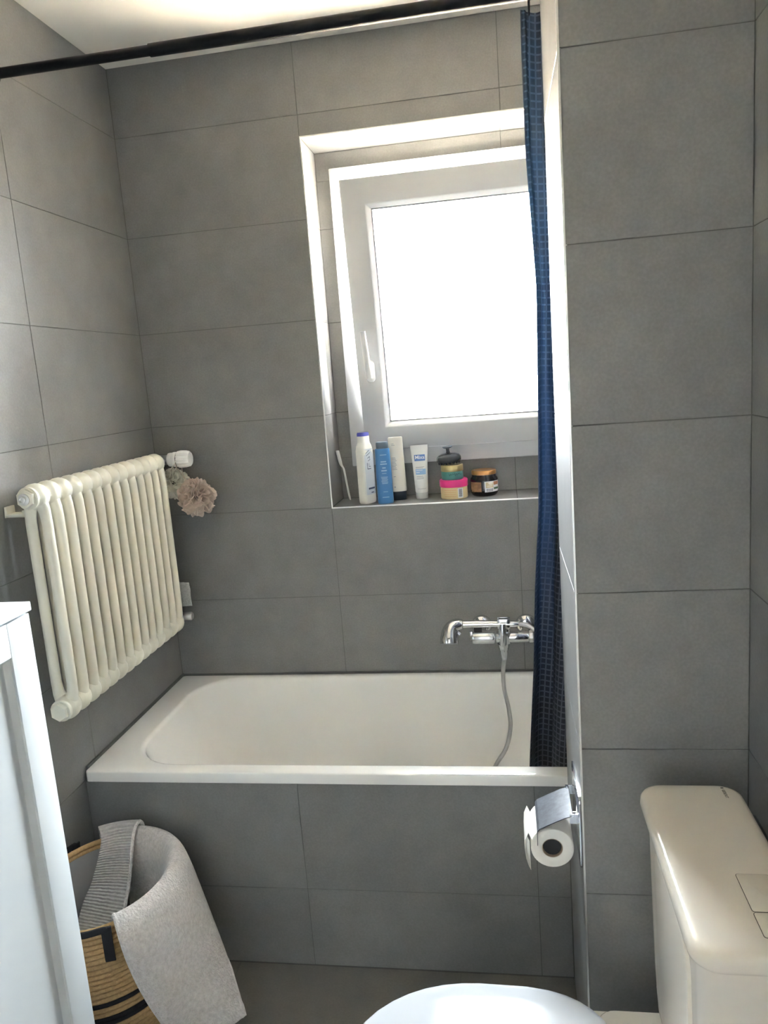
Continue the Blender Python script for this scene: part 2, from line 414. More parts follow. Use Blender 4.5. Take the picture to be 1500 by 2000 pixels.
# handle on the sash, lever pointing up
hz = (1.545-SZ0)/math.cos(TILT); hx = 0.736-1.045
hb = MB(); hb.loft([rrect(hx-0.015, hx+0.015, hz-0.018, hz+0.055, 0.0149, z, 6) for z in (0.0, 0.007)] + [rrect(hx-0.013, hx+0.013, hz-0.016, hz+0.053, 0.0129, 0.009, 6)], True, True, True)
hb.v = [(x, -z, y) for x, y, z in hb.v]
rings = []
for t, yy, ww, th in ((0, -0.008, 0.010, 0.010), (0.0, -0.032, 0.010, 0.010)):
    rings.append([(hx+ww*math.cos(a*PI/6), yy, hz+0.012+ww*math.sin(a*PI/6)) for a in range(12)])
hb.loft(rings, True, True, True)
hb.build('handle_base', WHITE_PL, sash_e, bevel=0.001)
lv = MB()
rings = []
for t in [i/10 for i in range(11)]:
    zc = hz + 0.000 + 0.150*t; wd = 0.0115 - 0.002*t; yc = -0.036 - 0.010*math.sin(t*PI*0.5)
    rings.append([(hx-0.006*t+wd*math.cos(a*PI/6), yc+0.0065*math.sin(a*PI/6), zc) for a in range(12)])
lv.loft(rings, True, True, True).build('handle_lever', WHITE_PL, sash_e)
print('shell done')

# ------------------------------------------------------------------ bathtub
tb = MB()
x0, x1, y0, y1 = 0.004, W_R-0.002, TUB_Y-0.006, -0.004
def outer(d, z): return rrect(x0+d, x1-d, y0+d, y1-d, 0.010, z, 8)
def inner(ix0, ix1, iy0, iy1, r, z): return rrect(ix0, ix1, iy0, iy1, r, z, 8)
rings = [outer(0.0, TUB_H-0.029), outer(0.0, TUB_H-0.004), outer(0.0012, TUB_H-0.001), outer(0.004, TUB_H)]
B0 = (0.100, W_R-0.07, TUB_Y+0.046, -0.036)
for k in range(7):
    a = k/6*PI/2; R_ = 0.014
    dd = R_*math.sin(a); zz = TUB_H - R_*(1-math.cos(a)) + (0.0 if k else 0)
    rings.append(inner(B0[0]-R_+dd, B0[1]+R_-dd, B0[2]-R_+dd, B0[3]+R_-dd, 0.150-dd*0.3, zz))
zt = TUB_H-0.014; zb = 0.165
for t in (0.10, 0.25, 0.45, 0.65, 0.82):
    ex = t**1.5
    rings.append(inner(B0[0]+0.13*t+0.05*ex, B0[1]-0.06*t-0.02*ex, B0[2]+0.045*t, B0[3]-0.045*t, 0.150-0.02*t, zt+(zb-zt)*t))
for k in range(1, 7):
    a = k/6*PI/2; R_ = 0.07
    i = 0.82; dx0 = B0[0]+0.13*i+0.05*i**1.5+0.01; dx1 = B0[1]-0.06*i-0.02*i**1.5-0.005
    g_ = R_*(1-math.cos(a)); hgt = (zt+(zb-zt)*0.82-zb)
    rings.append(inner(dx0+g_*1.4, dx1-g_, B0[2]+0.037+g_, B0[3]-0.037-g_, 0.130-0.01*k, zb+hgt*(1-math.sin(a))))
tb.loft(rings, True, False, True)
tub = empty('bathtub', (0.78, -0.33, 0.16)); tag(tub, 'white enamel bathtub built in behind the grey tiled apron', 'bathtub')
ob = tb.build('tub_shell', ENAMEL, tub, angle=50); ob.location = -tub.location
ofl = MB(); ofl.lathe([(0.030, 0.0), (0.030, 0.004), (0.026, 0.007), (0.010, 0.008)], (0,0,0), 'Z', 28)
oo = ofl.build('drain_cover', CHROME, tub); oo.location = Vector((1.15, -0.33, zb)) - tub.location

# ------------------------------------------------------------------ radiator
RX, RZ0, RZ1 = 0.082, 0.815, 1.330     # centre line, hub heights
RY0, NSEC, PITCH_S = -0.806, 14, 0.0478
rad = empty('radiator', (RX, (RY0+(NSEC-1)*PITCH_S/2), RZ0))
tag(rad, 'cream painted column radiator hung on the left tiled wall', 'radiator')
sm = MB()
TR, DX = 0.0125, 0.0205
for s in (-1, 1):
    pr = []
    zs = [RZ0, RZ0+0.022, RZ0+0.034, RZ0+0.048, RZ0+0.062, RZ1-0.062, RZ1-0.048, RZ1-0.034, RZ1-0.022, RZ1]
    offs = [0.010, 0.014, 0.018, DX-0.001, DX, DX, DX-0.001, 0.018, 0.014, 0.010]
    rads = [0.0160, 0.0155, 0.0140, 0.0128, TR, TR, 0.0128, 0.0140, 0.0155, 0.0160]
    sm.tube([(s*o_, 0, z-RZ0) for o_, z in zip(offs, zs)], rads, 14)
for z in (0, RZ1-RZ0):   # hubs run along y
    sm.lathe([(0.018, -0.0239), (0.0235, -0.0235), (0.0245, -0.018), (0.0285, -0.014), (0.031, -0.006), (0.031, 0.006), (0.0285, 0.014), (0.0245, 0.018), (0.0235, 0.0235), (0.018, 0.0239)], (0, 0, z), 'Y', 22)
sec_me = sm.mesh('section', RADPAINT, angle=60)
for i in range(NSEC):
    mesh_obj('section', sec_me, rad, Matrix.Translation((0, RY0+i*PITCH_S-rad.location.y, 0)))
def hexplug(y, z, name, bleed=False):
    b = MB()
    b.lathe([(0.0265, -0.0235), (0.0265, -0.030), (0.0245, -0.0315)], (0, 0, 0), 'Y', 28)
    b.lathe([(0.0225, -0.0315), (0.0225, -0.040), (0.0205, -0.0425), (0.012, -0.0430)], (0, 0, 0), 'Y', 6)
    o = b.build(name, RADPAINT, rad, angle=25); o.location = (0, y-rad.location.y, z-RZ0)
    if bleed:
        c = MB(); c.lathe([(0.0135, -0.043), (0.0135, -0.0455), (0.0085, -0.046), (0.0085, -0.054), (0.0050, -0.0545), (0.0045, -0.050)], (0, 0, 0), 'Y', 18)
        c.build('bleed_valve', ALU, o)
    return o
hexplug(RY0, RZ1, 'end_plug', True); hexplug(RY0, RZ0, 'end_plug')
bk = MB()
bk.box((-0.080, -0.016, -0.055), (-0.030, 0.016, -0.047)); bk.box((-0.080, -0.016, -0.055), (-0.074, 0.016, -0.030)); bk.box((-0.036, -0.016, -0.055), (-0.030, 0.016, -0.040))
o = bk.build('bracket', RADPAINT, rad, bevel=0.001); o.location = (0, RY0+0.010-rad.location.y, RZ1-RZ0+0.010)
o2 = o.copy(); COL.objects.link(o2); o2.parent = rad; o2.location = (0, RY0+0.58-rad.location.y, RZ1-RZ0+0.010)
o3 = o.copy(); COL.objects.link(o3); o3.parent = rad; o3.location = (0, RY0+0.3-rad.location.y, 0.05)
YF = RY0+(NSEC-1)*PITCH_S+0.0239    # far end of the hubs
# thermostat head: its axis turns out of the corner, away from the left wall
tv = MB()
tv.tube([(0, YF-0.001-rad.location.y, 0), (0, YF+0.012-rad.location.y, 0.002)], [0.016, 0.015], 16)
tv.tube([(0, YF+0.006-rad.location.y, 0.001), (0, YF+0.05-rad.location.y, 0.003)], 0.010, 14)
tvo = tv.build('valve_body', CHROME_S, rad); tvo.location = (0, 0, RZ1-RZ0)
vb = MB(); ty = YF+0.050-rad.location.y
vb.lathe([(0.012, -0.016), (0.016, -0.014), (0.016, 0.018), (0.012, 0.020)], (0, ty, 0.003), 'X', 20)
vb.build('valve_elbow', CHROME_S, rad).location = (0, 0, RZ1-RZ0)
hd = MB()
hd.lathe([(0.016, 0.016), (0.0215, 0.018), (0.0225, 0.026), (0.0215, 0.031), (0.0235, 0.033), (0.0240, 0.041), (0.022, 0.044)], (0, ty, 0.003), 'X', 30)
th = hd.build('thermostat_head', WHITE_PL, rad, angle=50); th.location = (0, 0, RZ1-RZ0)
kd = MB(); rings = []
for xx, rr, rb in ((0.0475, 0.020, 0), (0.049, 0.0255, .001), (0.056, 0.0268, .0012), (0.076, 0.0258, .0012), (0.086, 0.0240, .0008), (0.0895, 0.021, 0), (0.0905, 0.012, 0)):
    rings.append([(xx, ty+(rr+rb*math.cos(14*a*2*PI/84))*math.cos(a*2*PI/84), 0.003+(rr+rb*math.cos(14*a*2*PI/84))*math.sin(a*2*PI/84)) for a in range(84)])
kd.loft(rings, True, True, True); kd.build('thermostat_knob', WHITE_PL, th, angle=35)
ns = MB(); ns.lathe([(0.018, 0.043), (0.018, 0.048)], (0, ty, 0.003), 'X', 20); ns.build('collar', DARK, th)
lp = MB(); lp.tube([(0, YF-0.001-rad.location.y, 0), (0, YF+0.045-rad.location.y, 0.0), (-0.03, YF+0.05-rad.location.y, 0.0), (-0.082, YF+0.05-rad.location.y, 0)], 0.010, 14)
lp.lathe([(0.014, 0.0), (0.014, 0.03), (0.011, 0.034)], (0, YF+0.045-rad.location.y, 0), 'X', 16)
lp.build('lockshield_valve', CHROME_S, rad)
# grey scrubbing pad tucked behind the lower corner of the radiator
PAD = mat('grey_scrub_mesh', (0.34, 0.34, 0.33), 0.9, var=0.25, scale=220, bump=0.6, bump_scale=420)
pb = MB(); n_, m_ = 12, 14
top, bot = [], []
for i in range(n_):
    for j in range(m_):
        u, v = i/(n_-1), j/(m_-1)
        wob = 0.003*math.sin(9*v+2*u)*u
        th_ = 0.006*math.sqrt(max(0, 1-(2*abs(u-.5))**6))*math.sqrt(max(0, 1-(2*abs(v-.5))**8)) + 0.0006
        p = (0.058*u - 0.03, wob, 0.085*v + 0.006*math.sin(5*v)*u)
        top.append((p[0], p[1]-th_, p[2])); bot.append((p[0], p[1]+th_, p[2]))
fs = [(i*m_+j, (i+1)*m_+j, (i+1)*m_+j+1, i*m_+j+1) for i in range(n_-1) for j in range(m_-1)]
pb.add(top, fs); pb.add(bot, [f[::-1] for f in fs])
po_ = pb.build('scrubbing_pad', PAD, loc=(RX+0.022, YF+0.012, 0.858), recalc=False); po_.rotation_euler = (0, 0, math.radians(8))
tag(po_, 'grey mesh scrubbing pad stuck at the lower corner of the radiator', 'scrub pad')
print('tub radiator done')

# ------------------------------------------------------------------ bath puffs
def puff(name, center, R_, m, label, seed, hang, nper=13):
    rnd = random.Random(seed); b = MB()
    ax = Vector((0.35, -0.45, 0.80)).normalized(); u = ax.orthogonal().normalized(); v = ax.cross(u)
    for k in range(nper):
        # one gathered layer of netting: a wavy collar round the knot, layers stacked along the axis
        lat0 = math.radians(-78 + 156*(k+0.5)/nper); nw = rnd.choice((7, 8, 9, 10)); ph = rnd.uniform(0, 2*PI); A = rnd.uniform(0.10, 0.19)
        ph2 = rnd.uniform(0, 2*PI); n2 = rnd.choice((3, 4, 5)); nu, nv = 110, 5; vs_ = []; rim = []
        for i in range(nu):
            a = 2*PI*i/nu
            for j in range(nv):
                t = 0.42 + 0.58*j/(nv-1)
                wv = A*t*(math.sin(nw*a+ph) + 0.5*math.sin((nw+3)*a+ph2))
                lat = lat0 + wv
                rad_ = R_*t*(0.93 + 0.09*math.sin(n2*a+ph2)*t + 0.05*math.sin(2*nw*a+ph))
                p = (u*math.cos(a) + v*math.sin(a))*(rad_*math.cos(lat)) + ax*(rad_*math.sin(lat))
                vs_.append(p)
                if j == nv-1: rim.append(p)
        b.add(vs_, [(i*nv+j, ((i+1) % nu)*nv+j, ((i+1) % nu)*nv+j+1, i*nv+j+1) for i in range(nu) for j in range(nv-1)])
        b.tube(rim+rim[:1], 0.0008, 5)
    root = empty(name, center); tag(root, label, 'bath puff')
    o = b.build('netting', m, root, recalc=False, angle=80)
    cb = MB()
    pts = spline([(0, 0, R_*0.3)] + [tuple(Vector(h) - Vector(center)) for h in hang], 8)
    cb.tube(pts, 0.0011, 6); cb.build('cord', m, root)
    return root
PUFF_B = mat('taupe_netting', (0.74, 0.63, 0.56), 0.8, transl=0.3)
PUFF_W = mat('cream_netting', (0.90, 0.88, 0.80), 0.8, transl=0.35)
kx, ky, kz = RX, YF+0.05, RZ1+0.003
puff('bath_puff', (0.177, -0.112, 1.208), 0.061, PUFF_B, 'taupe netting bath puff hanging from the thermostat knob', 3, [(kx+0.070, ky-0.033, 1.285), (kx+0.0455, ky-0.022, kz-0.012), (kx+0.0455, ky, kz+0.0185), (kx+0.0455, ky+0.022, kz-0.01), (kx+0.06, ky, 1.28), (0.165, -0.105, 1.23)])
puff('bath_puff', (0.082, -0.060, 1.250), 0.052, PUFF_W, 'cream netting bath puff behind the radiator, hanging from the thermostat head', 11, [(kx+0.030, ky-0.033, 1.30), (kx+0.0455, ky-0.0205, kz-0.008), (kx+0.0455, ky, kz+0.0185), (kx+0.0455, ky+0.0205, kz-0.01), (kx+0.015, ky+0.02, 1.29), (0.085, -0.062, 1.27)])

# ------------------------------------------------------------------ mixer tap, hand shower
MX, MY, MZ = 1.1280, -0.075, 0.7060
tap = empty('bath_mixer_tap', (MX, 0, MZ)); tag(tap, 'chrome bath mixer tap on the back wall above the tub', 'tap')
T = lambda b, n, m=CHROME, **k: b.build(n, m, tap, **k)
bd = MB()
bd.lathe([(0.0185, -0.026), (0.0190, -0.024), (0.0190, 0.070), (0.0175, 0.076)], (0, MY, 0), 'X', 28)
bd.lathe([(0.013, 0.0), (0.021, 0.004), (0.0225, 0.03), (0.0215, 0.040), (0.015, 0.044)], (0, MY-0.002, -0.022), 'Z', 24)
for sx_ in (-0.072, 0.070):
    bd.tube([(sx_, -0.004, 0.016), (sx_, -0.03, 0.016), (sx_*0.93, MY+0.016, 0.004)], [0.013, 0.013, 0.014], 16)
T(bd, 'body')
for sx_ in (-0.072, 0.070):
    e = MB(); e.lathe([(0.034, 0.0), (0.034, -0.004), (0.030, -0.012), (0.020, -0.018), (0.014, -0.019)], (sx_, 0, 0.016), 'Y', 28); T(e, 'wall_rosette')
# long cylindrical handle on the left
hn = MB(); hn.lathe([(0.017, -0.028), (0.0205, -0.031), (0.0218, -0.036), (0.0218, -0.094), (0.0200, -0.1005), (0.015, -0.1025)], (0, MY, 0), 'X', 30)
T(hn, 'handle', mat('satin_chrome', (0.82, 0.84, 0.85), 0.16, 1.0))
hk = MB(); hk.box((-0.108, MY-0.004, -0.008), (-0.098, MY+0.004, 0.020)); T(hk, 'temperature_stop', bevel=0.001)
hk = MB(); hk.box((-0.095, MY-0.005, 0.018), (-0.070, MY+0.005, 0.031)); T(hk, 'stop_button', DARK, bevel=0.001)
ek = MB()
ek.lathe([(0.0175, 0.076), (0.0190, 0.078), (0.0190, 0.088), (0.0165, 0.093), (0.010, 0.095)], (0, MY, 0), 'X', 14); T(ek, 'diverter_knob', CHROME_S, angle=20)
# cradle for the hand shower
cr = MB()
cr.loft([rrect(-0.018, 0.018, MY-0.016, MY+0.012, 0.005, z, 4) for z in (0.014, 0.030)] + [rrect(-0.020, 0.020, MY-0.020, MY+0.006, 0.005, 0.036, 4)] , True, True, True)
for yy in (MY-0.020, MY+0.001):
    cr.loft([rrect(-0.020, 0.020, yy, yy+0.006, 0.0025, z, 4) for z in (0.034, 0.052, 0.064)], True, True, True)
T(cr, 'cradle', bevel=0.0008)
fr_ = MB(); fr_.tube([(-0.006, MY-0.021, -0.02), (-0.004, MY-0.026, 0.02), (-0.004, MY-0.022, 0.05)], [0.010, 0.011, 0.009], 12); T(fr_, 'front_spine')
ou = MB(); ou.lathe([(0.020, -0.020), (0.0185, -0.030), (0.0165, -0.034), (0.0165, -0.040)], (-0.004, MY-0.002, 0), 'Z', 8)
ou.lathe([(0.0130, -0.040), (0.0125, -0.052), (0.0100, -0.068), (0.0085, -0.074)], (-0.004, MY-0.002, 0), 'Z', 20); T(ou, 'hose_outlet', angle=25)
# hand shower resting in the cradle, its hose runs behind the curtain and back from the tub to the outlet
hs = empty('hand_shower', (MX-0.16, MY-0.012, MZ+0.045)); tag(hs, 'chrome hand shower lying in the tap cradle with its metal hose', 'hand shower')
HY, HZ = MY-0.010, MZ+0.047
def HS(b, n, m=CHROME, **k):
    o = b.build(n, m, hs, **k); o.location = -hs.location; return o
hb = MB(); hb.tube([(MX+0.045, HY, HZ-0.002), (MX+0.02, HY, HZ-0.001), (MX-0.06, HY, HZ+0.001), (MX-0.125, HY, HZ+0.001), (MX-0.145, HY, HZ)], [0.0095, 0.0105, 0.0115, 0.0125, 0.015], 20); HS(hb, 'grip')
hd = MB(); pts = [(MX-0.128, HY, HZ+0.001), (MX-0.142, HY-0.001, HZ+0.001), (MX-0.158, HY-0.004, HZ-0.004), (MX-0.168, HY-0.010, HZ-0.016), (MX-0.171, HY-0.016, HZ-0.030), (MX-0.172, HY-0.022, HZ-0.044), (MX-0.172, HY-0.025, HZ-0.052)]
hd.tube(spline(pts, 4), [0.0145+0.0150*(min(1, i/18))**0.8 for i in range(25)], 26); HS(hd, 'spray_head', angle=60)
sf = MB(); d_ = Vector((0, -0.003, -0.008)).normalized(); c0 = Vector((MX-0.172, HY-0.0252, HZ-0.0525))
sf.tube([c0, c0+d_*0.003], 0.0255, 24); HS(sf, 'spray_face', GASKET)
sl_ = MB(); sl_.tube([(MX-0.150, HY-0.005, HZ-0.022), (MX-0.138, HY-0.006, HZ-0.030)], [0.008, 0.007], 12); HS(sl_, 'spray_switch')
HOSE = mat('metal_hose', (0.60, 0.60, 0.60), 0.28, 1.0)
def hose_mesh(pts, r):
    sp = spline(pts, 24); b = MB(); rr = [r*(1.0 if i % 2 else 0.90) for i in range(len(sp))]
    return b.tube(sp, rr, 12)
hose = hose_mesh([(MX+0.045, HY, HZ-0.002), (MX+0.075, HY, HZ-0.008), (MX+0.105, HY-0.006, HZ-0.033), (MX+0.123, HY-0.012, HZ-0.075), (1.262, -0.13, 0.50), (1.250, -0.17, 0.30), (1.18, -0.215, 0.205),
    (1.07, -0.235, 0.19), (1.035, -0.22, 0.235), (1.078, -0.150, 0.300), (1.117, -0.120, 0.352), (1.1330, -0.100, 0.4125), (1.1300, -0.090, 0.47), (1.1195, -0.080, 0.53), (1.118, MY-0.001, 0.585), (MX-0.004, MY-0.002, MZ-0.072)], 0.0070)
HS(hose, 'shower_hose', HOSE, angle=70)
print('tap done')

# ------------------------------------------------------------------ curtain rod and curtain
RODY, RODZ = -0.60, 2.313
rod = empty('curtain_rod', (0.0, RODY, RODZ)); tag(rod, 'black telescopic curtain rod spanning the room above the tub', 'curtain rod')
MB().tube([(0.004, 0, 0), (0.41, 0, 0)], 0.0115, 20).build('inner_tube', BLACKMETAL, rod)
MB().tube([(0.40, 0, 0), (W_R-0.004, 0, 0)], 0.0140, 20).build('outer_tube', BLACKMETAL, rod)
for xx in (0.001, W_R-0.013):
    MB().lathe([(0.018, 0.0), (0.019, 0.002), (0.019, 0.010), (0.015, 0.012)], (xx, 0, 0), 'X', 20).build('end_cap', BLACKMETAL, rod)
# curtain: gathered cloth, a waffle check in pale threads on dark navy
CURT = bpy.data.materials.new('navy_check_cloth'); CURT.use_nodes = True
nt = CURT.node_tree; N = nt.nodes; L = nt.links; pb_ = N['Principled BSDF']; pb_.inputs['Roughness'].default_value = 0.7
uv = N.new('ShaderNodeUVMap'); uv.uv_map = 'cloth'
sp_ = N.new('ShaderNodeSeparateXYZ'); L.new(uv.outputs[0], sp_.inputs[0])
def line_mask(sock, pitch, width):
    a = N.new('ShaderNodeMath'); a.operation = 'DIVIDE'; a.inputs[1].default_value = pitch; L.new(sock, a.inputs[0])
    f_ = N.new('ShaderNodeMath'); f_.operation = 'FRACT'; L.new(a.outputs[0], f_.inputs[0])
    l_ = N.new('ShaderNodeMath'); l_.operation = 'LESS_THAN'; l_.inputs[1].default_value = width; L.new(f_.outputs[0], l_.inputs[0]); return l_.outputs[0]
mxm = N.new('ShaderNodeMath'); mxm.operation = 'MAXIMUM'
L.new(line_mask(sp_.outputs[0], 0.0145, 0.26), mxm.inputs[0]); L.new(line_mask(sp_.outputs[1], 0.0155, 0.24), mxm.inputs[1])
cm = N.new('ShaderNodeMix'); cm.data_type = 'RGBA'; L.new(mxm.outputs[0], cm.inputs[0])
cm.inputs[6].default_value = (0.013, 0.0135, 0.019, 1); cm.inputs[7].default_value = (0.078, 0.080, 0.098, 1)
L.new(cm.outputs[2], pb_.inputs['Base Color'])
tl = N.new('ShaderNodeBsdfTranslucent'); tl.inputs[0].default_value = (0.016, 0.038, 0.085, 1)
ms = N.new('ShaderNodeMixShader'); ms.inputs[0].default_value = 0.09
L.new(pb_.outputs[0], ms.inputs[1]); L.new(tl.outputs[0], ms.inputs[2]); L.new(ms.outputs[0], N['Material Output'].inputs[0])

def curtain():
    nu, nv = 150, 90
    left = [(2.286, 1.232), (2.20, 1.231), (1.9965, 1.2317), (1.7145, 1.2436), (1.4057, 1.2362), (1.201, 1.2294), (1.0007, 1.2132), (0.7919, 1.2012), (0.5603, 1.1831), (0.44, 1.176)]
    def lx(z):
        for (za, xa), (zb_, xb) in zip(left, left[1:]):
            if z >= zb_: return xb + (xa-xb)*(z-zb_)/(za-zb_)
        return left[-1][1]
    ztop, zbot = 2.286, 0.44
    vs_, uvs = [], []
    for j in range(nv):
        t = j/(nv-1); z = ztop + (zbot-ztop)*t
        x_l = lx(z); x_r = 1.40
        ys = []
        for i in range(nu):
            s = i/(nu-1)
            ph = s*2*PI*2.1 + 0.35*math.sin(3.2*t+0.6)
            amp = 0.020 + 0.024*t
            y = -0.590 + amp*math.sin(ph-0.7) + 0.005*math.sin(2.3*ph+5*t+1) + 0.0022*math.sin(5.1*ph-9*t)
            # pulled slightly towards the tub so that it clears the rim
            y += 0.075*t
            x = x_l + (x_r-x_l)*s + 0.012*math.sin(ph*2+1.0+1.5*t)*min(1, s*4)
            # fabric leans over the first fold
            ys.append((x, y, z + (0.004*math.sin(ph) if 0 < j < nv-1 else 0)))
        acc = 0
        for i, p in enumerate(ys):
            if i: acc += math.dist(p[:2], ys[i-1][:2])
            vs_.append(p); uvs.append((acc*1.0, z))
    fs = [(j*nu+i, j*nu+i+1, (j+1)*nu+i+1, (j+1)*nu+i) for j in range(nv-1) for i in range(nu-1)]
    me = bpy.data.meshes.new('cloth'); me.from_pydata(vs_, [], fs); me.materials.append(CURT)
    ul = me.uv_layers.new(name='cloth')
    for li, l in enumerate(me.loops): ul.data[li].uv = uvs[l.vertex_index]
    me.polygons.foreach_set('use_smooth', [True]*len(me.polygons)); me.update()
    return me
cur = empty('shower_curtain', (1.30, RODY, 2.27)); tag(cur, 'dark navy checked shower curtain gathered at the end of the rod', 'curtain')
o = mesh_obj('cloth', curtain(), cur); o.location = -cur.location
for k in range(6):
    xx = 1.250 + 0.028*k; rg = MB()
    rg.tube([(xx, RODY+0.020*math.sin(a*PI/10)+0.0, RODZ-0.012+0.030*math.cos(a*PI/10)) for a in range(21)], 0.0016, 6, caps=False)
    q_ = rg.build('curtain_ring', BLACKMETAL, cur); q_.location = -cur.location
print('curtain done')

# ------------------------------------------------------------------ toilet paper holder and roll
RLX, RLY0, RLY1, RLZ, RR = 1.2130, -0.995, -0.893, 0.590, 0.0425
hp = empty('toilet_paper_holder', (ST_X, -0.95, 0.60)); tag(hp, 'chrome toilet paper holder screwed to the side of the partition wall', 'paper holder')
def HP(b, n, m=CHROME, **k):
    o = b.build(n, m, hp, **k); o.location = -hp.location; return o
pbm = MB()
prof = rrect(-1.040, -0.885, 0.575, 0.725, 0.012, 0, 6)
pbm.loft([[(ST_X-0.0005, a, c) for a, c, _ in prof], [(ST_X-0.005, a, c) for a, c, _ in prof]], True, True, True); HP(pbm, 'back_plate', bevel=0.001)
for yy in (-0.9985, -0.890):
    lg = MB(); lg.box((ST_X-0.020, yy-0.0012, 0.648), (ST_X-0.004, yy+0.0012, 0.668)); lg.lathe([(0.004, -0.003), (0.004, 0.003)], (ST_X-0.016, yy, 0.660), 'Y', 12); HP(lg, 'hinge_lug')
sc = MB()
cpts = [(ST_X-0.014, 0.664), (ST_X-0.030, 0.659), (ST_X-0.060, 0.6445), (ST_X-0.0800, 0.634), (ST_X-0.0845, 0.628), (ST_X-0.0850, 0.598)]
ringa = []
for (xx, zz) in cpts: ringa.append([(xx, -0.9985, zz), (xx, -0.8900, zz), (xx+0.0012, -0.8900, zz-0.0014), (xx+0.0012, -0.9985, zz-0.0014)])
sc.loft(ringa, True, True, True); HP(sc, 'cover_flap', COVER, angle=25)
am = MB(); am.tube(spline([(ST_X-0.004, -0.885, 0.600), (ST_X-0.03, -0.884, 0.597), (RLX, -0.886, RLZ+0.012), (RLX, -0.900, RLZ+0.011), (RLX, -0.985, RLZ+0.011)], 5), 0.0035, 10); HP(am, 'spindle')
cp = MB(); cp.lathe([(0.0, 0.0), (0.0175, 0.0), (0.0180, 0.002), (0.0180, 0.10)], (RLX, -0.988, RLZ-0.001), 'Y', 24, cap0=False, cap1=False); HP(cp, 'core_hole_dark', DARK)  # dark disc put in the core for the dark of its hole
rl = empty('toilet_paper_roll', (RLX, -0.945, RLZ)); tag(rl, 'white toilet paper roll hanging in the chrome holder', 'toilet paper')
rb = MB()
rb.lathe([(0.0205, RLY0+0.001), (0.0215, RLY0), (RR-0.002, RLY0), (RR, RLY0+0.002), (RR, RLY1-0.002), (RR-0.002, RLY1), (0.0205, RLY1), (0.0205, RLY0+0.001)], (RLX, 0, RLZ), 'Y', 44, cap0=False, cap1=False)
o = rb.build('paper', PAPER, rl, angle=50); o.location = -rl.location
cb = MB(); cb.lathe([(0.0204, RLY0+0.0008), (0.0195, RLY0+0.0008), (0.0195, RLY1-0.001), (0.0204, RLY1-0.001)], (RLX, 0, RLZ), 'Y', 36, cap0=False, cap1=False)
o = cb.build('core', CARD, rl); o.location = -rl.location
tl_ = MB(); ra = []
tp = []
for k in range(8):
    a = PI/2 + (PI*0.5)*k/7*0.75
    tp.append((RLX+(RR+0.001)*math.cos(a), RLZ+(RR+0.001)*math.sin(a)))
tp += [(1.1665, 0.622), (1.1600, 0.606), (1.1585, 0.585), (1.1605, 0.565), (1.1650, 0.548), (1.1685, 0.540)]
for xx, zz in tp: ra.append([(xx, RLY0+0.002, zz), (xx, RLY1-0.002, zz), (xx+0.0007, RLY1-0.002, zz-0.0004), (xx+0.0007, RLY0+0.002, zz-0.0004)])
tl_.loft(ra, True, True, True); o = tl_.build('loose_sheet', PAPER, rl, angle=60); o.location = -rl.location

# ------------------------------------------------------------------ toilet with close-coupled cistern
TY = -1.358
to = empty('toilet', (1.10, TY, 0)); tag(to, 'white ceramic toilet with closed lid beside the partition wall', 'toilet')
def TO(b, n, m=CERAM, **k):
    o = b.build(n, m, to, **k); o.location = -to.location; return o
def dring(xt, xb, hw, z, n=40, pw=2.3):
    # D shape: round front at xt (towards -x), squarer back at xb
    pts = []; L_ = xb-xt; cx = xt + L_*0.48
    for k in range(n):
        a = 2*PI*k/n; ca, sa = math.cos(a), math.sin(a)
        if ca < 0: x = cx + (cx-xt)*ca; y = hw*math.copysign(abs(sa)**0.92, sa)
        else:
            x = cx + (xb-cx)*abs(ca)**(2/3.6); y = hw*math.copysign(abs(sa)**(2/3.0), sa)*(1-0.10*abs(ca)**2)
        pts.append((x, TY+y, z))
    return pts
bw = MB()
bw.loft([dring(0.96, 1.46, 0.105, 0.0), dring(0.96, 1.46, 0.105, 0.05), dring(0.955, 1.46, 0.110, 0.14), dring(0.92, 1.47, 0.130, 0.23), dring(0.875, 1.49, 0.160, 0.32), dring(0.855, 1.53, 0.176, 0.38), dring(0.853, 1.54, 0.178, 0.395)], True, True, True)
TO(bw, 'bowl', angle=60)
sh_ = MB(); sh_.loft([rrect(1.27, 1.548, TY-0.175, TY+0.175, 0.03, z, 6) for z in (0.36, 0.398)] + [rrect(1.273, 1.545, TY-0.172, TY+0.172, 0.03, 0.402, 6)], True, True, True)
TO(sh_, 'rear_deck')
st = MB(); st.loft([dring(0.848, 1.300, 0.183, 0.397), dring(0.845, 1.302, 0.186, 0.402), dring(0.846, 1.302, 0.185, 0.412), dring(0.852, 1.300, 0.181, 0.416)], True, True, True)
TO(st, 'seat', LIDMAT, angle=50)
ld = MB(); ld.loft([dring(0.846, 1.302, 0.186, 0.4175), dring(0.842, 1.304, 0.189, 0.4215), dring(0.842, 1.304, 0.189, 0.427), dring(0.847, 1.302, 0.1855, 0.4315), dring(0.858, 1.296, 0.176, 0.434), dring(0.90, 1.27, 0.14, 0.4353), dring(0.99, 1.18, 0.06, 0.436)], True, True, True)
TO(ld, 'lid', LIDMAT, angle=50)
for s in (-1, 1):
    hb = MB(); hb.lathe([(0.011, -0.025), (0.013, -0.022), (0.013, 0.022), (0.011, 0.025)], (1.315, TY+s*0.085, 0.421), 'Y', 16); TO(hb, 'hinge', LIDMAT)
ci = empty('cistern', (1.44, TY, 0.402)); tag(ci, 'beige white plastic toilet cistern against the right wall', 'cistern')
def CI(b, n, m=PLASTIC_W, **k):
    o = b.build(n, m, ci, **k); o.location = -ci.location; return o
CY0, CY1 = -1.545, -1.142
bm_ = MB()
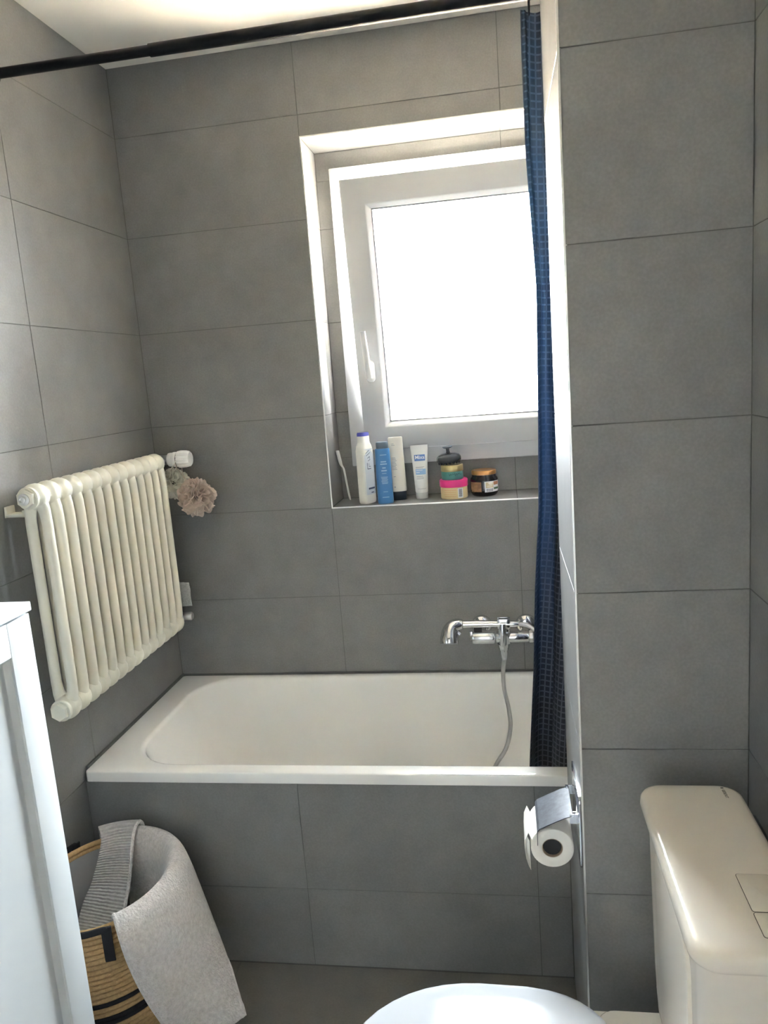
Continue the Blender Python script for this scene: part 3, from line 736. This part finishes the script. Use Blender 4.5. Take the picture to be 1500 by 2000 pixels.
# front wall is bowed out in the middle
def cring(z, d):
    return rrect(1.366+d, 1.520-d*0.3, CY0+0.012+d, CY1-0.012-d, 0.032, z, 7)
bm_.loft([cring(0.404, 0.016), cring(0.415, 0.010), cring(0.50, 0.006), cring(0.65, 0.003), cring(0.795, 0.0)], True, True, True)
CI(bm_, 'tank', angle=50)
pn = MB()   # raised shield on the front face
sh_p = rrect(TY-0.115, TY+0.115, 0.455, 0.775, 0.05, 0, 8)
def xs(z): return 1.366 + 0.016*max(0, (0.5-z)/0.1)*0.4 + 0.004*(0.795-z)/0.3
pn.loft([[(xs(z)+0.004, y, z) for y, z, _ in sh_p], [(xs(z)-0.0045, y, z) for y, z, _ in sh_p], [(xs(z)-0.006, TY+(y-TY)*0.97, 0.615+(z-0.615)*0.97) for y, z, _ in sh_p]], True, True, True)
CI(pn, 'front_panel', PLASTIC_W, angle=60)
lm = MB()
def lring(z, d): return rrect(1.354+d, 1.520-d, CY0+d, CY1-d, 0.036-d*0.4, z, 8)
lm.loft([lring(0.792, 0.006), lring(0.795, 0.001), lring(0.800, 0.0), lring(0.811, 0.001), lring(0.8165, 0.004), lring(0.8195, 0.010), lring(0.8205, 0.024)], True, True, True)
CI(lm, 'tank_lid', PLASTIC_W, angle=60)
DK = mat('button_gap', (0.06, 0.05, 0.045), 0.8)
for (ya, yb) in ((-1.4640, -1.3860), (-1.5110, -1.4645)):
    gp = MB(); gp.loft([rrect(1.4460, 1.4900, ya, yb, 0.004, z, 4) for z in (0.8190, 0.8208)], True, True, True)
    g_o = CI(gp, 'button_gap', DK)
    fb_ = MB(); fb_.loft([rrect(1.4468, 1.4892, ya+0.0008, yb-0.0008, 0.0036, z, 4) for z in (0.8195, 0.8212)] + [rrect(1.4473, 1.4887, ya+0.0013, yb-0.0013, 0.0034, 0.8215, 4)], True, True, True)
    CI(fb_, 'flush_button', PLASTIC_W)
INK = mat('dark_print', (0.05, 0.045, 0.04), 0.6)
mwl = Matrix.Translation(Vector((1.4895, -1.178, 0.82035)) - ci.location) @ Matrix.Rotation(math.radians(-90), 4, 'Z')
text_obj('logo', '\u25A0 GEBERIT'.replace('\u25A0 ', ''), 0.0068, INK, ci, mwl, bold=0.0001)
lsq = MB(); lsq.box((1.4872, -1.1610, 0.8203), (1.4918, -1.1580, 0.8206)); CI(lsq, 'logo_mark', INK)
cl = MB(); cl.box((1.512, -1.46, 0.765), (1.526, -1.215, 0.808)); CI(cl, 'rear_rail', COVER, bevel=0.004)
print('toilet done')

# ------------------------------------------------------------------ cabinet
CBX, CBY1, CBY0, CBZ = 0.330, -1.245, -1.80, 1.190
cab = empty('bathroom_cabinet', (0.165, (CBY0+CBY1)/2, 0)); tag(cab, 'tall white painted cabinet with framed door against the left wall', 'cabinet')
def CA(b, n, m=CABINET, **k):
    o = b.build(n, m, cab, **k); o.location = -cab.location; return o
b = MB(); b.box((0.004, CBY0, 0.06), (CBX-0.022, CBY1, CBZ)); CA(b, 'carcass', bevel=0.0012)
b = MB(); b.box((0.004, CBY0-0.004, CBZ), (CBX+0.004, CBY1+0.004, CBZ+0.016)); CA(b, 'top_board', bevel=0.0015)
b = MB(); b.box((0.02, CBY0+0.01, 0.0), (CBX-0.05, CBY1-0.01, 0.06)); CA(b, 'plinth')
de = empty('door', (CBX, (CBY0+CBY1)/2, 0.07)); de.parent = cab; de.location = Vector((CBX, (CBY0+CBY1)/2, 0.07)) - cab.location
hw_ = (CBY1-CBY0)/2; dz = CBZ-0.004-0.07; SW = 0.061
def DR(b, n, m=CABINET, **k): return b.build(n, m, de, **k)
DR(MB().box((-0.0205, hw_-SW, 0), (0, hw_, dz)), 'stile', bevel=0.0010)
DR(MB().box((-0.0205, -hw_, 0), (0, -hw_+SW, dz)), 'stile', bevel=0.0010)
DR(MB().box((-0.0205, -hw_+SW+0.0003, dz-0.058), (-0.0003, hw_-SW-0.0003, dz)), 'rail', bevel=0.0010)
DR(MB().box((-0.0205, -hw_+SW+0.0003, 0), (-0.0003, hw_-SW-0.0003, 0.058)), 'rail', bevel=0.0010)
pn = MB()
pr = rrect(-hw_+SW-0.004, hw_-SW+0.004, 0.054, dz-0.054, 0.001, 0, 1)
def off(dv, x): return [(x, y - math.copysign(dv, y), z - math.copysign(dv, z-dz/2)) for y, z, _ in pr]
pn.loft([off(0, -0.002), off(0.006, -0.006), off(0.013, -0.013), off(0.015, -0.0135)], True, False, True); DR(pn, 'door_panel', angle=20)
kn = MB(); kn.lathe([(0.006, 0.0), (0.006, 0.012), (0.013, 0.018), (0.014, 0.024), (0.010, 0.028)], (0, -hw_+0.03, dz*0.55), 'X', 20); DR(kn, 'knob', CHROME_S)

# ------------------------------------------------------------------ laundry basket
BC = Vector((0.170, -0.905, 0)); BRX, BRY, BH = 0.158, 0.178, 0.425
JUTE = mat('jute_rope', (0.52, 0.34, 0.16), 0.85, var=0.22, scale=160, bump=0.7, bump_scale=500)
bas = empty('laundry_basket', BC); tag(bas, 'round jute rope basket with black stripes and black handles beside the cabinet', 'basket')
def bprof(t):   # radius factor by height
    return 0.82 + 0.20*math.sin(min(1, t)*PI*0.52)
NC = 34; ropes = {}
rr_ = BH/NC/2
def coil(k):
    z = rr_ + k*2*rr_; f = bprof(z/BH)
    return [(BRX*f*math.cos(a*2*PI/56), BRY*f*math.sin(a*2*PI/56), z) for a in range(57)]
for k in range(NC):
    b = MB(); ring_ = coil(k); rings = []
    for a in range(56):
        c = Vector(ring_[a]); n = Vector((c.x, c.y, 0)).normalized()
        rings.append([c + n*(rr_*1.10*math.cos(q*PI/4)) + Vector((0,0,rr_*1.02*math.sin(q*PI/4))) for q in range(8)])
    rings.append(rings[0])
    zc = rr_ + k*2*rr_
    black = 0.175 < zc < 0.202 or 0.222 < zc < 0.237
    o = b.loft(rings).build('rope_coil', BLACK if black else JUTE, bas, angle=80)
b = MB(); b.lathe([(BRX*0.80, 0.0), (BRX*0.80, 0.008)], (0,0,0), 'Z', 48, sy=BRY/BRX); b.build('base_disc', JUTE, bas)
LINER = mat('grey_liner_cloth', (0.36, 0.355, 0.35), 0.9, var=0.06, scale=9)
b = MB(); b.lathe([(BRX*bprof(z/BH)-0.012, z) for z in (0.02, 0.1, 0.2, 0.3, 0.38, 0.408)], (0,0,0), 'Z', 48, sy=BRY/BRX, cap1=False); b.build('liner', LINER, bas)
def strap(angle):
    a = math.radians(angle); n = Vector((math.cos(a), math.sin(a), 0)); t = Vector((-n.y, n.x, 0))
    R0 = Vector((BRX*bprof(1)*n.x, BRY*bprof(1)*n.y, 0)); b = MB()
    for s in (-1, 1):
        rg = []
        for z, o_ in ((0.350, 0.010), (0.356, 0.0125), (0.40, 0.0135), (0.425, 0.013), (0.432, 0.011)):
            c = R0 + n*o_ + t*s*0.045 + Vector((0,0,z)); hw2 = 0.0105
            rg.append([c-t*hw2-n*0.0025, c+t*hw2-n*0.0025, c+t*hw2+n*0.0025, c-t*hw2+n*0.0025])
        b.loft(rg, True, True, True)
    arch = spline([R0+n*0.012-t*0.050+Vector((0,0,0.422)), R0+n*0.013-t*0.042+Vector((0,0,0.430)), R0+n*0.014+Vector((0,0,0.427)), R0+n*0.013+t*0.042+Vector((0,0,0.430)), R0+n*0.012+t*0.050+Vector((0,0,0.422))], 6)
    rg = [[p-n*0.0025-Vector((0,0,0.010)), p+n*0.0025-Vector((0,0,0.010)), p+n*0.0025+Vector((0,0,0.004)), p-n*0.0025+Vector((0,0,0.004))] for p in arch]
    b.loft(rg, True, True, True); return b.build('handle', BLACK, bas, bevel=0.001)
strap(-71); strap(156)

# ------------------------------------------------------------------ towels
def towel_mat(name, col, bs): 
    m = mat(name, col, 0.95, var=0.20, scale=110, bump=1.0, bump_scale=bs, sheen=0.35)
    [n for n in m.node_tree.nodes if n.type == 'BUMP'][0].inputs['Distance'].default_value = 0.005
    return m
TOWEL = towel_mat('grey_terry', (0.60, 0.575, 0.56), 210)
RIB = towel_mat('grey_ribbed_terry', (0.42, 0.41, 0.40), 300)
[n for n in RIB.node_tree.nodes if n.type == 'BUMP'][0].inputs['Distance'].default_value = 0.0022
_n = RIB.node_tree; _w = _n.nodes.new('ShaderNodeTexWave'); _w.bands_direction = 'Z'; _w.inputs['Scale'].default_value = 62; _w.inputs['Distortion'].default_value = 1.5; _w.inputs['Detail'].default_value = 2
_g = _n.nodes.new('ShaderNodeNewGeometry'); _n.links.new(_g.outputs['Position'], _w.inputs['Vector'])
_n.links.new(_w.outputs['Fac'], [n for n in _n.nodes if n.type == 'BUMP'][0].inputs['Height'])
def cloth_patch(grid, th):
    """grid[i][j] of Vector -> closed thin sheet"""
    ni, nj = len(grid), len(grid[0]); b = MB()
    nor = [[None]*nj for _ in range(ni)]
    for i in range(ni):
        for j in range(nj):
            du = grid[min(i+1, ni-1)][j]-grid[max(i-1, 0)][j]; dv = grid[i][min(j+1, nj-1)]-grid[i][max(j-1, 0)]
            nor[i][j] = du.cross(dv).normalized()
    top = [grid[i][j]+nor[i][j]*th/2 for i in range(ni) for j in range(nj)]
    bot = [grid[i][j]-nor[i][j]*th/2 for i in range(ni) for j in range(nj)]
    idx = lambda i, j: i*nj+j
    n = ni*nj
    fs = [(idx(i,j), idx(i+1,j), idx(i+1,j+1), idx(i,j+1)) for i in range(ni-1) for j in range(nj-1)]
    fs += [tuple(n+q for q in f[::-1]) for f in fs]
    edge = [(i, 0) for i in range(ni)] + [(ni-1, j) for j in range(1, nj)] + [(i, nj-1) for i in range(ni-2, -1, -1)] + [(0, j) for j in range(nj-2, 0, -1)]
    for a, c in zip(edge, edge[1:]+edge[:1]): fs.append((idx(*a), idx(*c), n+idx(*c), n+idx(*a)))
    return b.add(top+bot, fs)
def rim_pt(ang, dr=0.0, z=BH):
    a = math.radians(ang); f = bprof(min(1, z/BH))
    return Vector((BC.x+(BRX*f+dr)*math.cos(a), BC.y+(BRY*f+dr)*math.sin(a), z))
# big towel: inside the basket, over the rim, hanging down outside with a flared corner
rows = []
A0, A1 = -50.0, 101.0
NI = 46
hemL = Vector((0.352, -1.030, 0.130)); hemR = Vector((0.500, -0.925, 0.090))
for i in range(NI):
    s = i/(NI-1); ang = A0 + (A1-A0)*s
    wave = math.sin(s*9.0)*0.5 + math.sin(s*17+1)*0.3
    sh2 = min(1.0, (ang-A0)/(46.0-A0))
    hem = hemL.lerp(hemR, sh2**0.9) + Vector((0.010*wave, -0.006*wave, -0.012*math.sin(sh2*PI)))
    if ang > 46.0:       # the side edge runs from the corner back up to the far rim
        k_ = (ang-46.0)/(A1-46.0); hem = hemR.lerp(rim_pt(ang, 0.030, 0.36), min(1, 1.15*k_)**0.75)
    pin = [rim_pt(ang, -0.030, z) for z in (0.20, 0.30, 0.37)]
    top_in = rim_pt(ang, -0.018, BH-0.006); top = rim_pt(ang, 0.002, BH+0.013); top_out = rim_pt(ang, 0.022, BH-0.002)
    # outside part goes from the rim to the hem
    out = []
    for t in (0.15, 0.32, 0.5, 0.68, 0.85, 1.0):
        base = rim_pt(ang, 0.028, BH*(1-0.65*t))
        lin = top_out.lerp(hem, t)
        p = base.lerp(lin, min(1, 0.25+0.9*t))
        fold = 0.011*math.sin(s*13+1.5*t)*t
        nrm = Vector((math.cos(math.radians(ang)), math.sin(math.radians(ang)), 0))
        out.append(p + nrm*(fold + 0.012*math.sin(PI*t)))
    rows.append(spline(pin+[top_in, top, top_out]+out, 4))
tw = empty('towel', (0.36, -0.92, 0.10)); tag(tw, 'grey terry towel draped over the rim of the rope basket', 'towel')
o = cloth_patch(rows, 0.007).build('terry_cloth', TOWEL, tw, angle=80); o.location = -tw.location
hmL = MB(); hmL.tube([p + Vector((0,0,0.001)) for p in rows[0]], 0.0045, 8); o = hmL.build('hem', TOWEL, tw); o.location = -tw.location
hmL = MB(); hmL.tube([p for p in rows[-1]], 0.0045, 8); o = hmL.build('hem', TOWEL, tw); o.location = -tw.location
hmL = MB(); hmL.tube([r[-1] for r in rows], 0.0048, 8); o = hmL.build('hem', TOWEL, tw); o.location = -tw.location
# ribbed towel hanging over the far rim into the basket
rows2 = []
for i in range(16):
    s = i/15; ang = 124 - 34*s
    q0 = rim_pt(ang, 0.024, BH-0.06); q1 = rim_pt(ang, 0.026, BH+0.004); q2 = rim_pt(ang, 0.004, BH+0.027); q3 = rim_pt(ang, -0.030, BH+0.006)
    lowA = Vector((0.070+0.120*s, -0.86-0.02*s, 0.30)); low = Vector((0.075+0.125*s, -0.97, 0.19))
    rows2.append(spline([q0, q1, q2, q3, q3.lerp(lowA, 0.5)+Vector((0,0,-0.015)), lowA, low], 5))
tw2 = empty('towel', (0.16, -0.9, 0.24)); tag(tw2, 'grey ribbed hand towel hanging from the far rim into the basket', 'towel')
o = cloth_patch(rows2, 0.009).build('ribbed_cloth', RIB, tw2, angle=80); o.location = -tw2.location
e2 = MB(); e2.tube(rows2[-1], 0.0052, 8); o = e2.build('hem', TOWEL, tw2); o.location = -tw2.location
print('basket done')

# ------------------------------------------------------------------ toiletries on the window sill
class Vessel:
    """a bottle, tube or jar: stacked super-ellipses (z, rx, ry, power) about a vertical axis"""
    def __init__(self, name, label, cat, x, y, yaw, prof, z=WZ0+0.0004, seg=48):
        self.root = empty(name, (x, y, z)); self.root.rotation_euler = (0, 0, math.radians(yaw)); tag(self.root, label, cat)
        self.prof = prof; self.seg = seg
    def at(self, z):
        P = self.prof
        for a, c in zip(P, P[1:]):
            if a[0] <= z <= c[0] and c[0] > a[0]:
                t = (z-a[0])/(c[0]-a[0]); return [a[k]+(c[k]-a[k])*t for k in (1, 2, 3)]
        return P[-1][1:]
    def body(self, name, m, z0=None, z1=None, prof=None, **kw):
        b = MB(); rings = []
        for z, rx, ry, p in (prof or self.prof):
            ring_ = []
            for k in range(self.seg):
                a = 2*PI*k/self.seg; ca, sa = math.cos(a), math.sin(a)
                ring_.append((rx*math.copysign(abs(ca)**(2/p), ca), ry*math.copysign(abs(sa)**(2/p), sa), z))
            rings.append(ring_)
        return b.loft(rings, True, True, True).build(name, m, self.root, angle=kw.get('angle', 45))
    def front(self, x, z, eps):
        rx, ry, p = self.at(z); x = max(-rx*0.999, min(rx*0.999, x))
        return (x, -ry*(1-abs(x/rx)**p)**(1/p) - eps, z)
    def patch(self, name, m, x0, x1, z0, z1, eps=0.0003, nx=14, nz=6, parent=None, th=0.0002):
        b = MB()
        f = [self.front(x0+(x1-x0)*i/nx, z0+(z1-z0)*j/nz, eps) for j in range(nz+1) for i in range(nx+1)]
        fs = [(j*(nx+1)+i, j*(nx+1)+i+1, (j+1)*(nx+1)+i+1, (j+1)*(nx+1)+i) for j in range(nz) for i in range(nx)]
        return b.add(f, fs).build(name, m, parent or self.root, recalc=False)
    def bars(self, name, m, lines, eps=0.0005, parent=None):
        """lines of print too fine to read, one strip each: (x0, x1, zc, height)"""
        b = MB()
        for x0, x1, zc, h in lines:
            n = 8; f = [self.front(x0+(x1-x0)*i/n, z, eps) for z in (zc-h/2, zc+h/2) for i in range(n+1)]
            b.add(f, [(i, i+1, n+2+i, n+1+i) for i in range(n)])
        return tag(b.build(name, m, parent or self.root, recalc=False), kind='stuff')
    def text(self, name, body, m, size, x, z, eps=0.0006, bold=0.0):
        o = text_obj(name, body, size, m, self.root, None, extrude=0.0, bold=bold)
        for v in o.data.vertices:
            v.co = self.front(x+v.co.x, z+v.co.y, eps)
        return o
# --- white bottle with a blue cap, its label turned to the right
LOTION = mat('cream_white_plastic', (0.80, 0.79, 0.72), 0.3)
COBALT = mat('cobalt_cap', (0.06, 0.07, 0.36), 0.3)
LBL = mat('silver_label', (0.66, 0.70, 0.74), 0.25)
NAVY = mat('navy_print', (0.03, 0.04, 0.10), 0.6)
v = Vessel('lotion_bottle', 'tall white bottle with a flat blue cap at the left end of the window sill', 'bottle', 0.700, 0.062, 62,
    [(0, .026, .0175, 4), (.004, .0285, .0195, 4), (.012, .0290, .020, 4), (.10, .0292, .0202, 4), (.175, .0285, .0198, 4), (.190, .0255, .0185, 3.5), (.199, .0215, .0165, 3), (.203, .0205, .016, 3), (.222, .0200, .0157, 3)])
v.body('bottle_body', LOTION)
c = v.body('cap', COBALT, prof=[(.2222, .0200, .0157, 3), (.2225, .0208, .0163, 3), (.231, .0206, .0161, 3), (.2345, .0188, .0145, 3)])
v.patch('label', LBL, -0.027, 0.027, 0.030, 0.180)
v.bars('lettering', NAVY, [(-0.016, 0.016, 0.050, 0.006), (-0.004, 0.010, 0.036, 0.003)], eps=0.0006)
mk = MB()
def stroke(pts, wd):
    for (xa, za), (xb, zb_) in zip(pts, pts[1:]):
        dx, dz_ = xb-xa, zb_-za; L_ = math.hypot(dx, dz_); nx, nz = -dz_/L_*wd/2, dx/L_*wd/2
        mk.add([v.front(xa+nx, za+nz, .0006), v.front(xa-nx, za-nz, .0006), v.front(xb-nx, zb_-nz, .0006), v.front(xb+nx, zb_+nz, .0006)], [(0, 1, 2, 3)])
stroke([(-0.018, 0.166), (0.000, 0.176)], 0.0016); stroke([(-0.017, 0.158), (0.004, 0.168)], 0.0016); stroke([(-0.012, 0.150), (0.000, 0.155), (-0.002, 0.147)], 0.0016)
stroke([(-0.010, 0.141), (0.002, 0.145)], 0.0016); stroke([(-0.014, 0.135), (-0.014, 0.115), (0.004, 0.115)], 0.0022); stroke([(-0.006, 0.133), (-0.006, 0.122), (0.004, 0.122)], 0.0016)
tag(mk.build('lettering', NAVY, v.root, recalc=False), kind='stuff')
# --- blue shampoo bottle
BLUE = mat('blue_plastic', (0.055, 0.20, 0.46), 0.3); SLATE = mat('slate_cap', (0.11, 0.15, 0.20), 0.35); PALEINK = mat('pale_print', (0.30, 0.46, 0.66), 0.5)
v = Vessel('shampoo_bottle', 'blue shampoo bottle with a slate grey cap and pale print', 'bottle', 0.7640, 0.0385, 9,
    [(0, .0245, .0165, 2.6), (.003, .0262, .018, 2.6), (.09, .0258, .0178, 2.6), (.170, .0242, .0168, 2.6), (.1775, .0238, .0165, 2.6), (.180, .0222, .0150, 2.6)])
v.body('bottle_body', BLUE)
v.body('cap', SLATE, prof=[(.1802, .0195, .0138, 2.6), (.1810, .0200, .0142, 2.6), (.198, .0200, .0142, 2.6), (.2015, .0180, .0125, 2.6)])
v.bars('lettering', PALEINK, [(-0.009, 0.012, .160, .0022), (-0.008, 0.010, .138, .0038), (-0.010, 0.012, .1305, .0038), (-0.004, 0.007, .118, .0040), (-0.008, 0.010, .109, .0040), (-0.006, 0.008, .100, .0016)] +
       [(-0.010+0.001*(k % 3), 0.012-0.002*(k % 2), .088-.0042*k, .0018) for k in range(6)] + [(-0.006, 0.009, .0400, .0016), (-0.010, 0.012, .022, .0022)])
# --- cream conditioner tube standing on its dark cap
CREAMT = mat('cream_tube', (0.74, 0.71, 0.62), 0.35); GREYINK = mat('grey_print', (0.36, 0.36, 0.38), 0.6); BLK = mat('black_cap', (0.02, 0.03, 0.045), 0.4)
v = Vessel('conditioner_tube', 'cream conditioner tube standing on its black cap behind the blue bottle', 'tube', 0.800, 0.098, 8,
    [(.0295, .0270, .0185, 2.3), (.034, .0280, .0190, 2.3), (.10, .0262, .0160, 2.4), (.16, .0246, .0115, 2.6), (.200, .0238, .0085, 3), (.207, .0236, .0080, 3), (.2095, .0225, .0070, 3)])
v.body('tube_body', CREAMT)
v.body('cap', BLK, prof=[(0, .0245, .0165, 2.3), (.001, .0255, .0172, 2.3), (.027, .0262, .0178, 2.3), (.0294, .0255, .0172, 2.3)])
v.bars('lettering', GREYINK, [(-0.014, -0.006, .188, .0016), (-0.014, -0.003, .183, .0018)] + [(-0.016, -0.004+0.002*(k % 3), .142-.0048*k, .0020) for k in range(9)] + [(-0.013, -0.006, .080, .002), (-0.013, -0.009, .045, .004)])
# --- white cream tube with a blue brand field
TUBEW = mat('white_tube', (0.82, 0.82, 0.78), 0.3); CLEARCAP = mat('frosted_cap', (0.55, 0.56, 0.55), 0.3); BRAND = mat('brand_blue', (0.07, 0.16, 0.44), 0.4)
SKYB = mat('light_blue_print', (0.30, 0.50, 0.72), 0.5); INKW = mat('white_print', (0.86, 0.87, 0.88), 0.5)
v = Vessel('hand_cream_tube', 'white cream tube with a dark blue brand field, flat end upwards', 'tube', 0.8770, 0.104, 10,
    [(.0205, .0200, .0200, 2), (.024, .0212, .0212, 2), (.06, .0225, .0185, 2), (.11, .0248, .0125, 2.1), (.150, .0272, .0065, 2.3), (.1665, .0288, .0022, 2.6), (.1780, .0292, .0014, 3)])
v.body('tube_body', TUBEW)
v.body('cap', CLEARCAP, prof=[(0, .0192, .0192, 2), (.001, .0200, .0200, 2), (.019, .0205, .0205, 2), (.0204, .0198, .0198, 2)])
v.patch('brand_field', BRAND, -0.0185, 0.0170, 0.126, 0.1465, eps=0.0004)
v.text('brand_name', 'Mixa', INKW, 0.0165, -0.0006, 0.1375, eps=0.0008, bold=0.0003)
v.patch('colour_field', SKYB, -0.0170, 0.0165, 0.081, 0.0995, eps=0.0004)
v.bars('lettering', GREYINK, [(-0.016, 0.012, .1060, .0014), (-0.016, 0.008, .1025, .0014), (-0.015, 0.006, .0755, .0014), (-0.015, 0.009, .0715, .0014), (-0.015, 0.008, .0675, .0014), (-0.014, 0.014, .0340, .0010)])
v.bars('lettering', INKW, [(-0.015, 0.006, .0955, .0018), (-0.015, -0.004, .0885, .0018)], eps=0.0008)
# --- cream jar with a pink lid
PINK = mat('pink_lid', (0.80, 0.045, 0.26), 0.3); CREAMJ = mat('yellow_cream_label', (0.76, 0.62, 0.34), 0.45); PEACH = mat('peach_print', (0.70, 0.42, 0.22), 0.5)
PX_, PY_ = 0.9860, 0.085
v = Vessel('cream_jar', 'low cream jar with a bright pink lid on the window sill', 'jar', PX_, PY_, 8,
    [(0, .0425, .0425, 2), (.0025, .0440, .0440, 2), (.036, .0440, .0440, 2), (.0385, .0425, .0425, 2)])
v.body('jar_body', CREAMJ)
v.body('lid', PINK, prof=[(.0386, .0455, .0455, 2), (.0395, .0462, .0462, 2), (.0590, .0462, .0462, 2), (.0622, .0440, .0440, 2)])
v.bars('lettering', PEACH, [(-0.034, 0.003, .0300-.0066*k, .0016) for k in range(4)], eps=0.0004)
v.patch('barcode_field', INKW, 0.0085, 0.0255, 0.0035, 0.0355, eps=0.0004)
v.bars('barcode', mat('barcode_ink', (0.06, 0.06, 0.08), 0.6), [(0.0115, 0.0225, .0080+.0024*k, .0016 if k % 3 else .0010) for k in range(11)], eps=0.0008)
# --- green jar with a gold lid, stacked on the pink lid
TEAL = mat('teal_jar', (0.07, 0.25, 0.22), 0.35); GOLD = mat('gold_lid', (0.62, 0.49, 0.24), 0.33, 0.75); DKGREEN = mat('dark_green_print', (0.02, 0.09, 0.11), 0.5)
v = Vessel('hair_mask_jar', 'green jar with a gold lid stacked on the pink lidded jar', 'jar', PX_-0.003, PY_, 5,
    [(0, .0345, .0345, 2), (.002, .0358, .0358, 2), (.025, .0358, .0358, 2), (.0265, .0350, .0350, 2)], z=WZ0+0.0630)
v.body('jar_body', TEAL)
v.body('lid', GOLD, prof=[(.0266, .0362, .0362, 2), (.0275, .0368, .0368, 2), (.0455, .0368, .0368, 2), (.0475, .0350, .0350, 2)])
mk = MB()
for k in range(7): stroke([(-0.012+.006*k, .0215), (-0.009+.006*k, .013+.002*(k % 3)), (-0.006+.006*k, .0205)], 0.0013)
tag(mk.build('lettering', DKGREEN, v.root, recalc=False), kind='stuff')
# --- scalp massager on top of the stack
CHAR = mat('charcoal_plastic', (0.035, 0.038, 0.045), 0.22)
ms_ = empty('scalp_massager', (PX_-0.010, PY_-0.002, WZ0+0.1110)); tag(ms_, 'charcoal scalp massage brush with a knob on top of the jar stack', 'massage brush')
ms_.rotation_euler = (0, math.radians(-4), 0)
b = MB(); b.lathe([(.024, .010), (.0370, .0095), (.0398, .013), (.0405, .019), (.0392, .025), (.0345, .031), (.024, .0355), (.012, .0375), (.0065, .039), (.0052, .044), (.0055, .052)], (0,0,0), 'Z', 40)
b.build('brush_body', CHAR, ms_, angle=50)
b = MB(); b.lathe([(.006, .0515), (.0135, .0545), (.0165, .0575), (.0168, .0590), (.0155, .0598), (.004, .0575)], (0,0,0), 'Z', 32)
b.build('knob', mat('knob_plastic', (0.16, 0.17, 0.20), 0.12), ms_, angle=50)
bris = MB().lathe([(.0026, .0105), (.0022, .004), (.0012, .0012)], (0,0,0), 'Z', 8).mesh('bristle', CHAR)
for rr_k, nk in ((0.034, 18), (0.026, 13), (0.017, 8)):
    for k in range(nk):
        a = 2*PI*k/nk; mesh_obj('bristle', bris, ms_, Matrix.Translation((rr_k*math.cos(a), rr_k*math.sin(a), 0.001)))
# --- dark jar with a copper lid
BROWN = mat('dark_jar', (0.018, 0.015, 0.018), 0.15, coat=0.3); COPPER = mat('copper_lid', (0.72, 0.36, 0.14), 0.28, 0.85)
SEPIA = mat('sepia_print', (0.30, 0.17, 0.09), 0.5, var=0.6, scale=70); BEIGE = mat('beige_print', (0.62, 0.54, 0.36), 0.5); GREENP = mat('green_print', (0.06, 0.16, 0.07), 0.5); BRICK = mat('brick_print', (0.45, 0.20, 0.10), 0.5)
v = Vessel('dark_cosmetic_jar', 'dark round jar with a shiny copper lid and paper labels', 'jar', 1.0845, 0.106, 6,
    [(0, .036, .036, 2), (.004, .041, .041, 2), (.012, .0448, .0448, 2), (.020, .0460, .0460, 2), (.050, .0460, .0460, 2), (.058, .0440, .0440, 2), (.063, .0395, .0395, 2), (.070, .0385, .0385, 2)])
v.body('jar_body', BROWN)
v.body('lid', COPPER, prof=[(.0702, .0395, .0395, 2), (.0708, .0405, .0405, 2), (.0815, .0405, .0405, 2), (.0838, .0388, .0388, 2), (.0838, .030, .030, 2), (.0832, .028, .028, 2)])
v.patch('picture_label', SEPIA, -0.0445, -0.0130, 0.0165, 0.0485, eps=0.0004)
v.patch('paper_label', INKW, -0.0025, 0.0440, 0.0150, 0.0500, eps=0.0004)
v.patch('print_field', BEIGE, 0.0010, 0.0260, 0.0290, 0.0470, eps=0.0007); v.patch('print_field', BRICK, 0.0270, 0.0425, 0.0370, 0.0480, eps=0.0007); v.patch('print_field', GREENP, 0.0275, 0.0425, 0.0225, 0.0290, eps=0.0007)
v.bars('lettering', INKW, [(0.010, 0.024, .0440, .0030), (0.012, 0.022, .0395, .0016), (0.004, 0.022, .0345, .0012)], eps=0.0010)
bc = MB()
for k in range(12):
    xa = 0.0030+0.0018*k; wd = 0.0011 if k % 3 else 0.0006
    bc.add([v.front(xa, .0165, .0008), v.front(xa+wd, .0165, .0008), v.front(xa+wd, .0265, .0008), v.front(xa, .0265, .0008)], [(0, 1, 2, 3)])
tag(bc.build('barcode', NAVY, v.root, recalc=False), kind='stuff')
# --- white plastic scraper leaning in the corner of the niche
v = empty('plastic_spatula', (0.628, 0.122, WZ0)); tag(v, 'thin white plastic spatula leaning in the corner of the window niche', 'spatula')
pts = spline([(0.0, 0.0, 0.0035), (-0.0035, -0.003, 0.03), (-0.0075, -0.006, 0.07), (-0.0115, -0.009, 0.108), (-0.0140, -0.010, 0.117), (-0.0195, -0.012, 0.128), (-0.0235, -0.014, 0.150), (-0.0265, -0.017, 0.172), (-0.0272, -0.018, 0.1765)], 5)
b = MB(); rings = []
for i, p in enumerate(pts):
    t = i/(len(pts)-1); wd = 0.0034 if t < 0.5 else 0.0034+0.0028*min(1, (t-0.5)*5)
    if t > 0.96: wd *= 0.6
    if t < 0.03: wd *= 0.7
    rings.append([p+Vector((wd*math.cos(a*PI/6), 0.0022*math.sin(a*PI/6), 0)) for a in range(12)])
b.loft(rings, True, True, True); b.build('stick', WHITE_PL, v, angle=60)
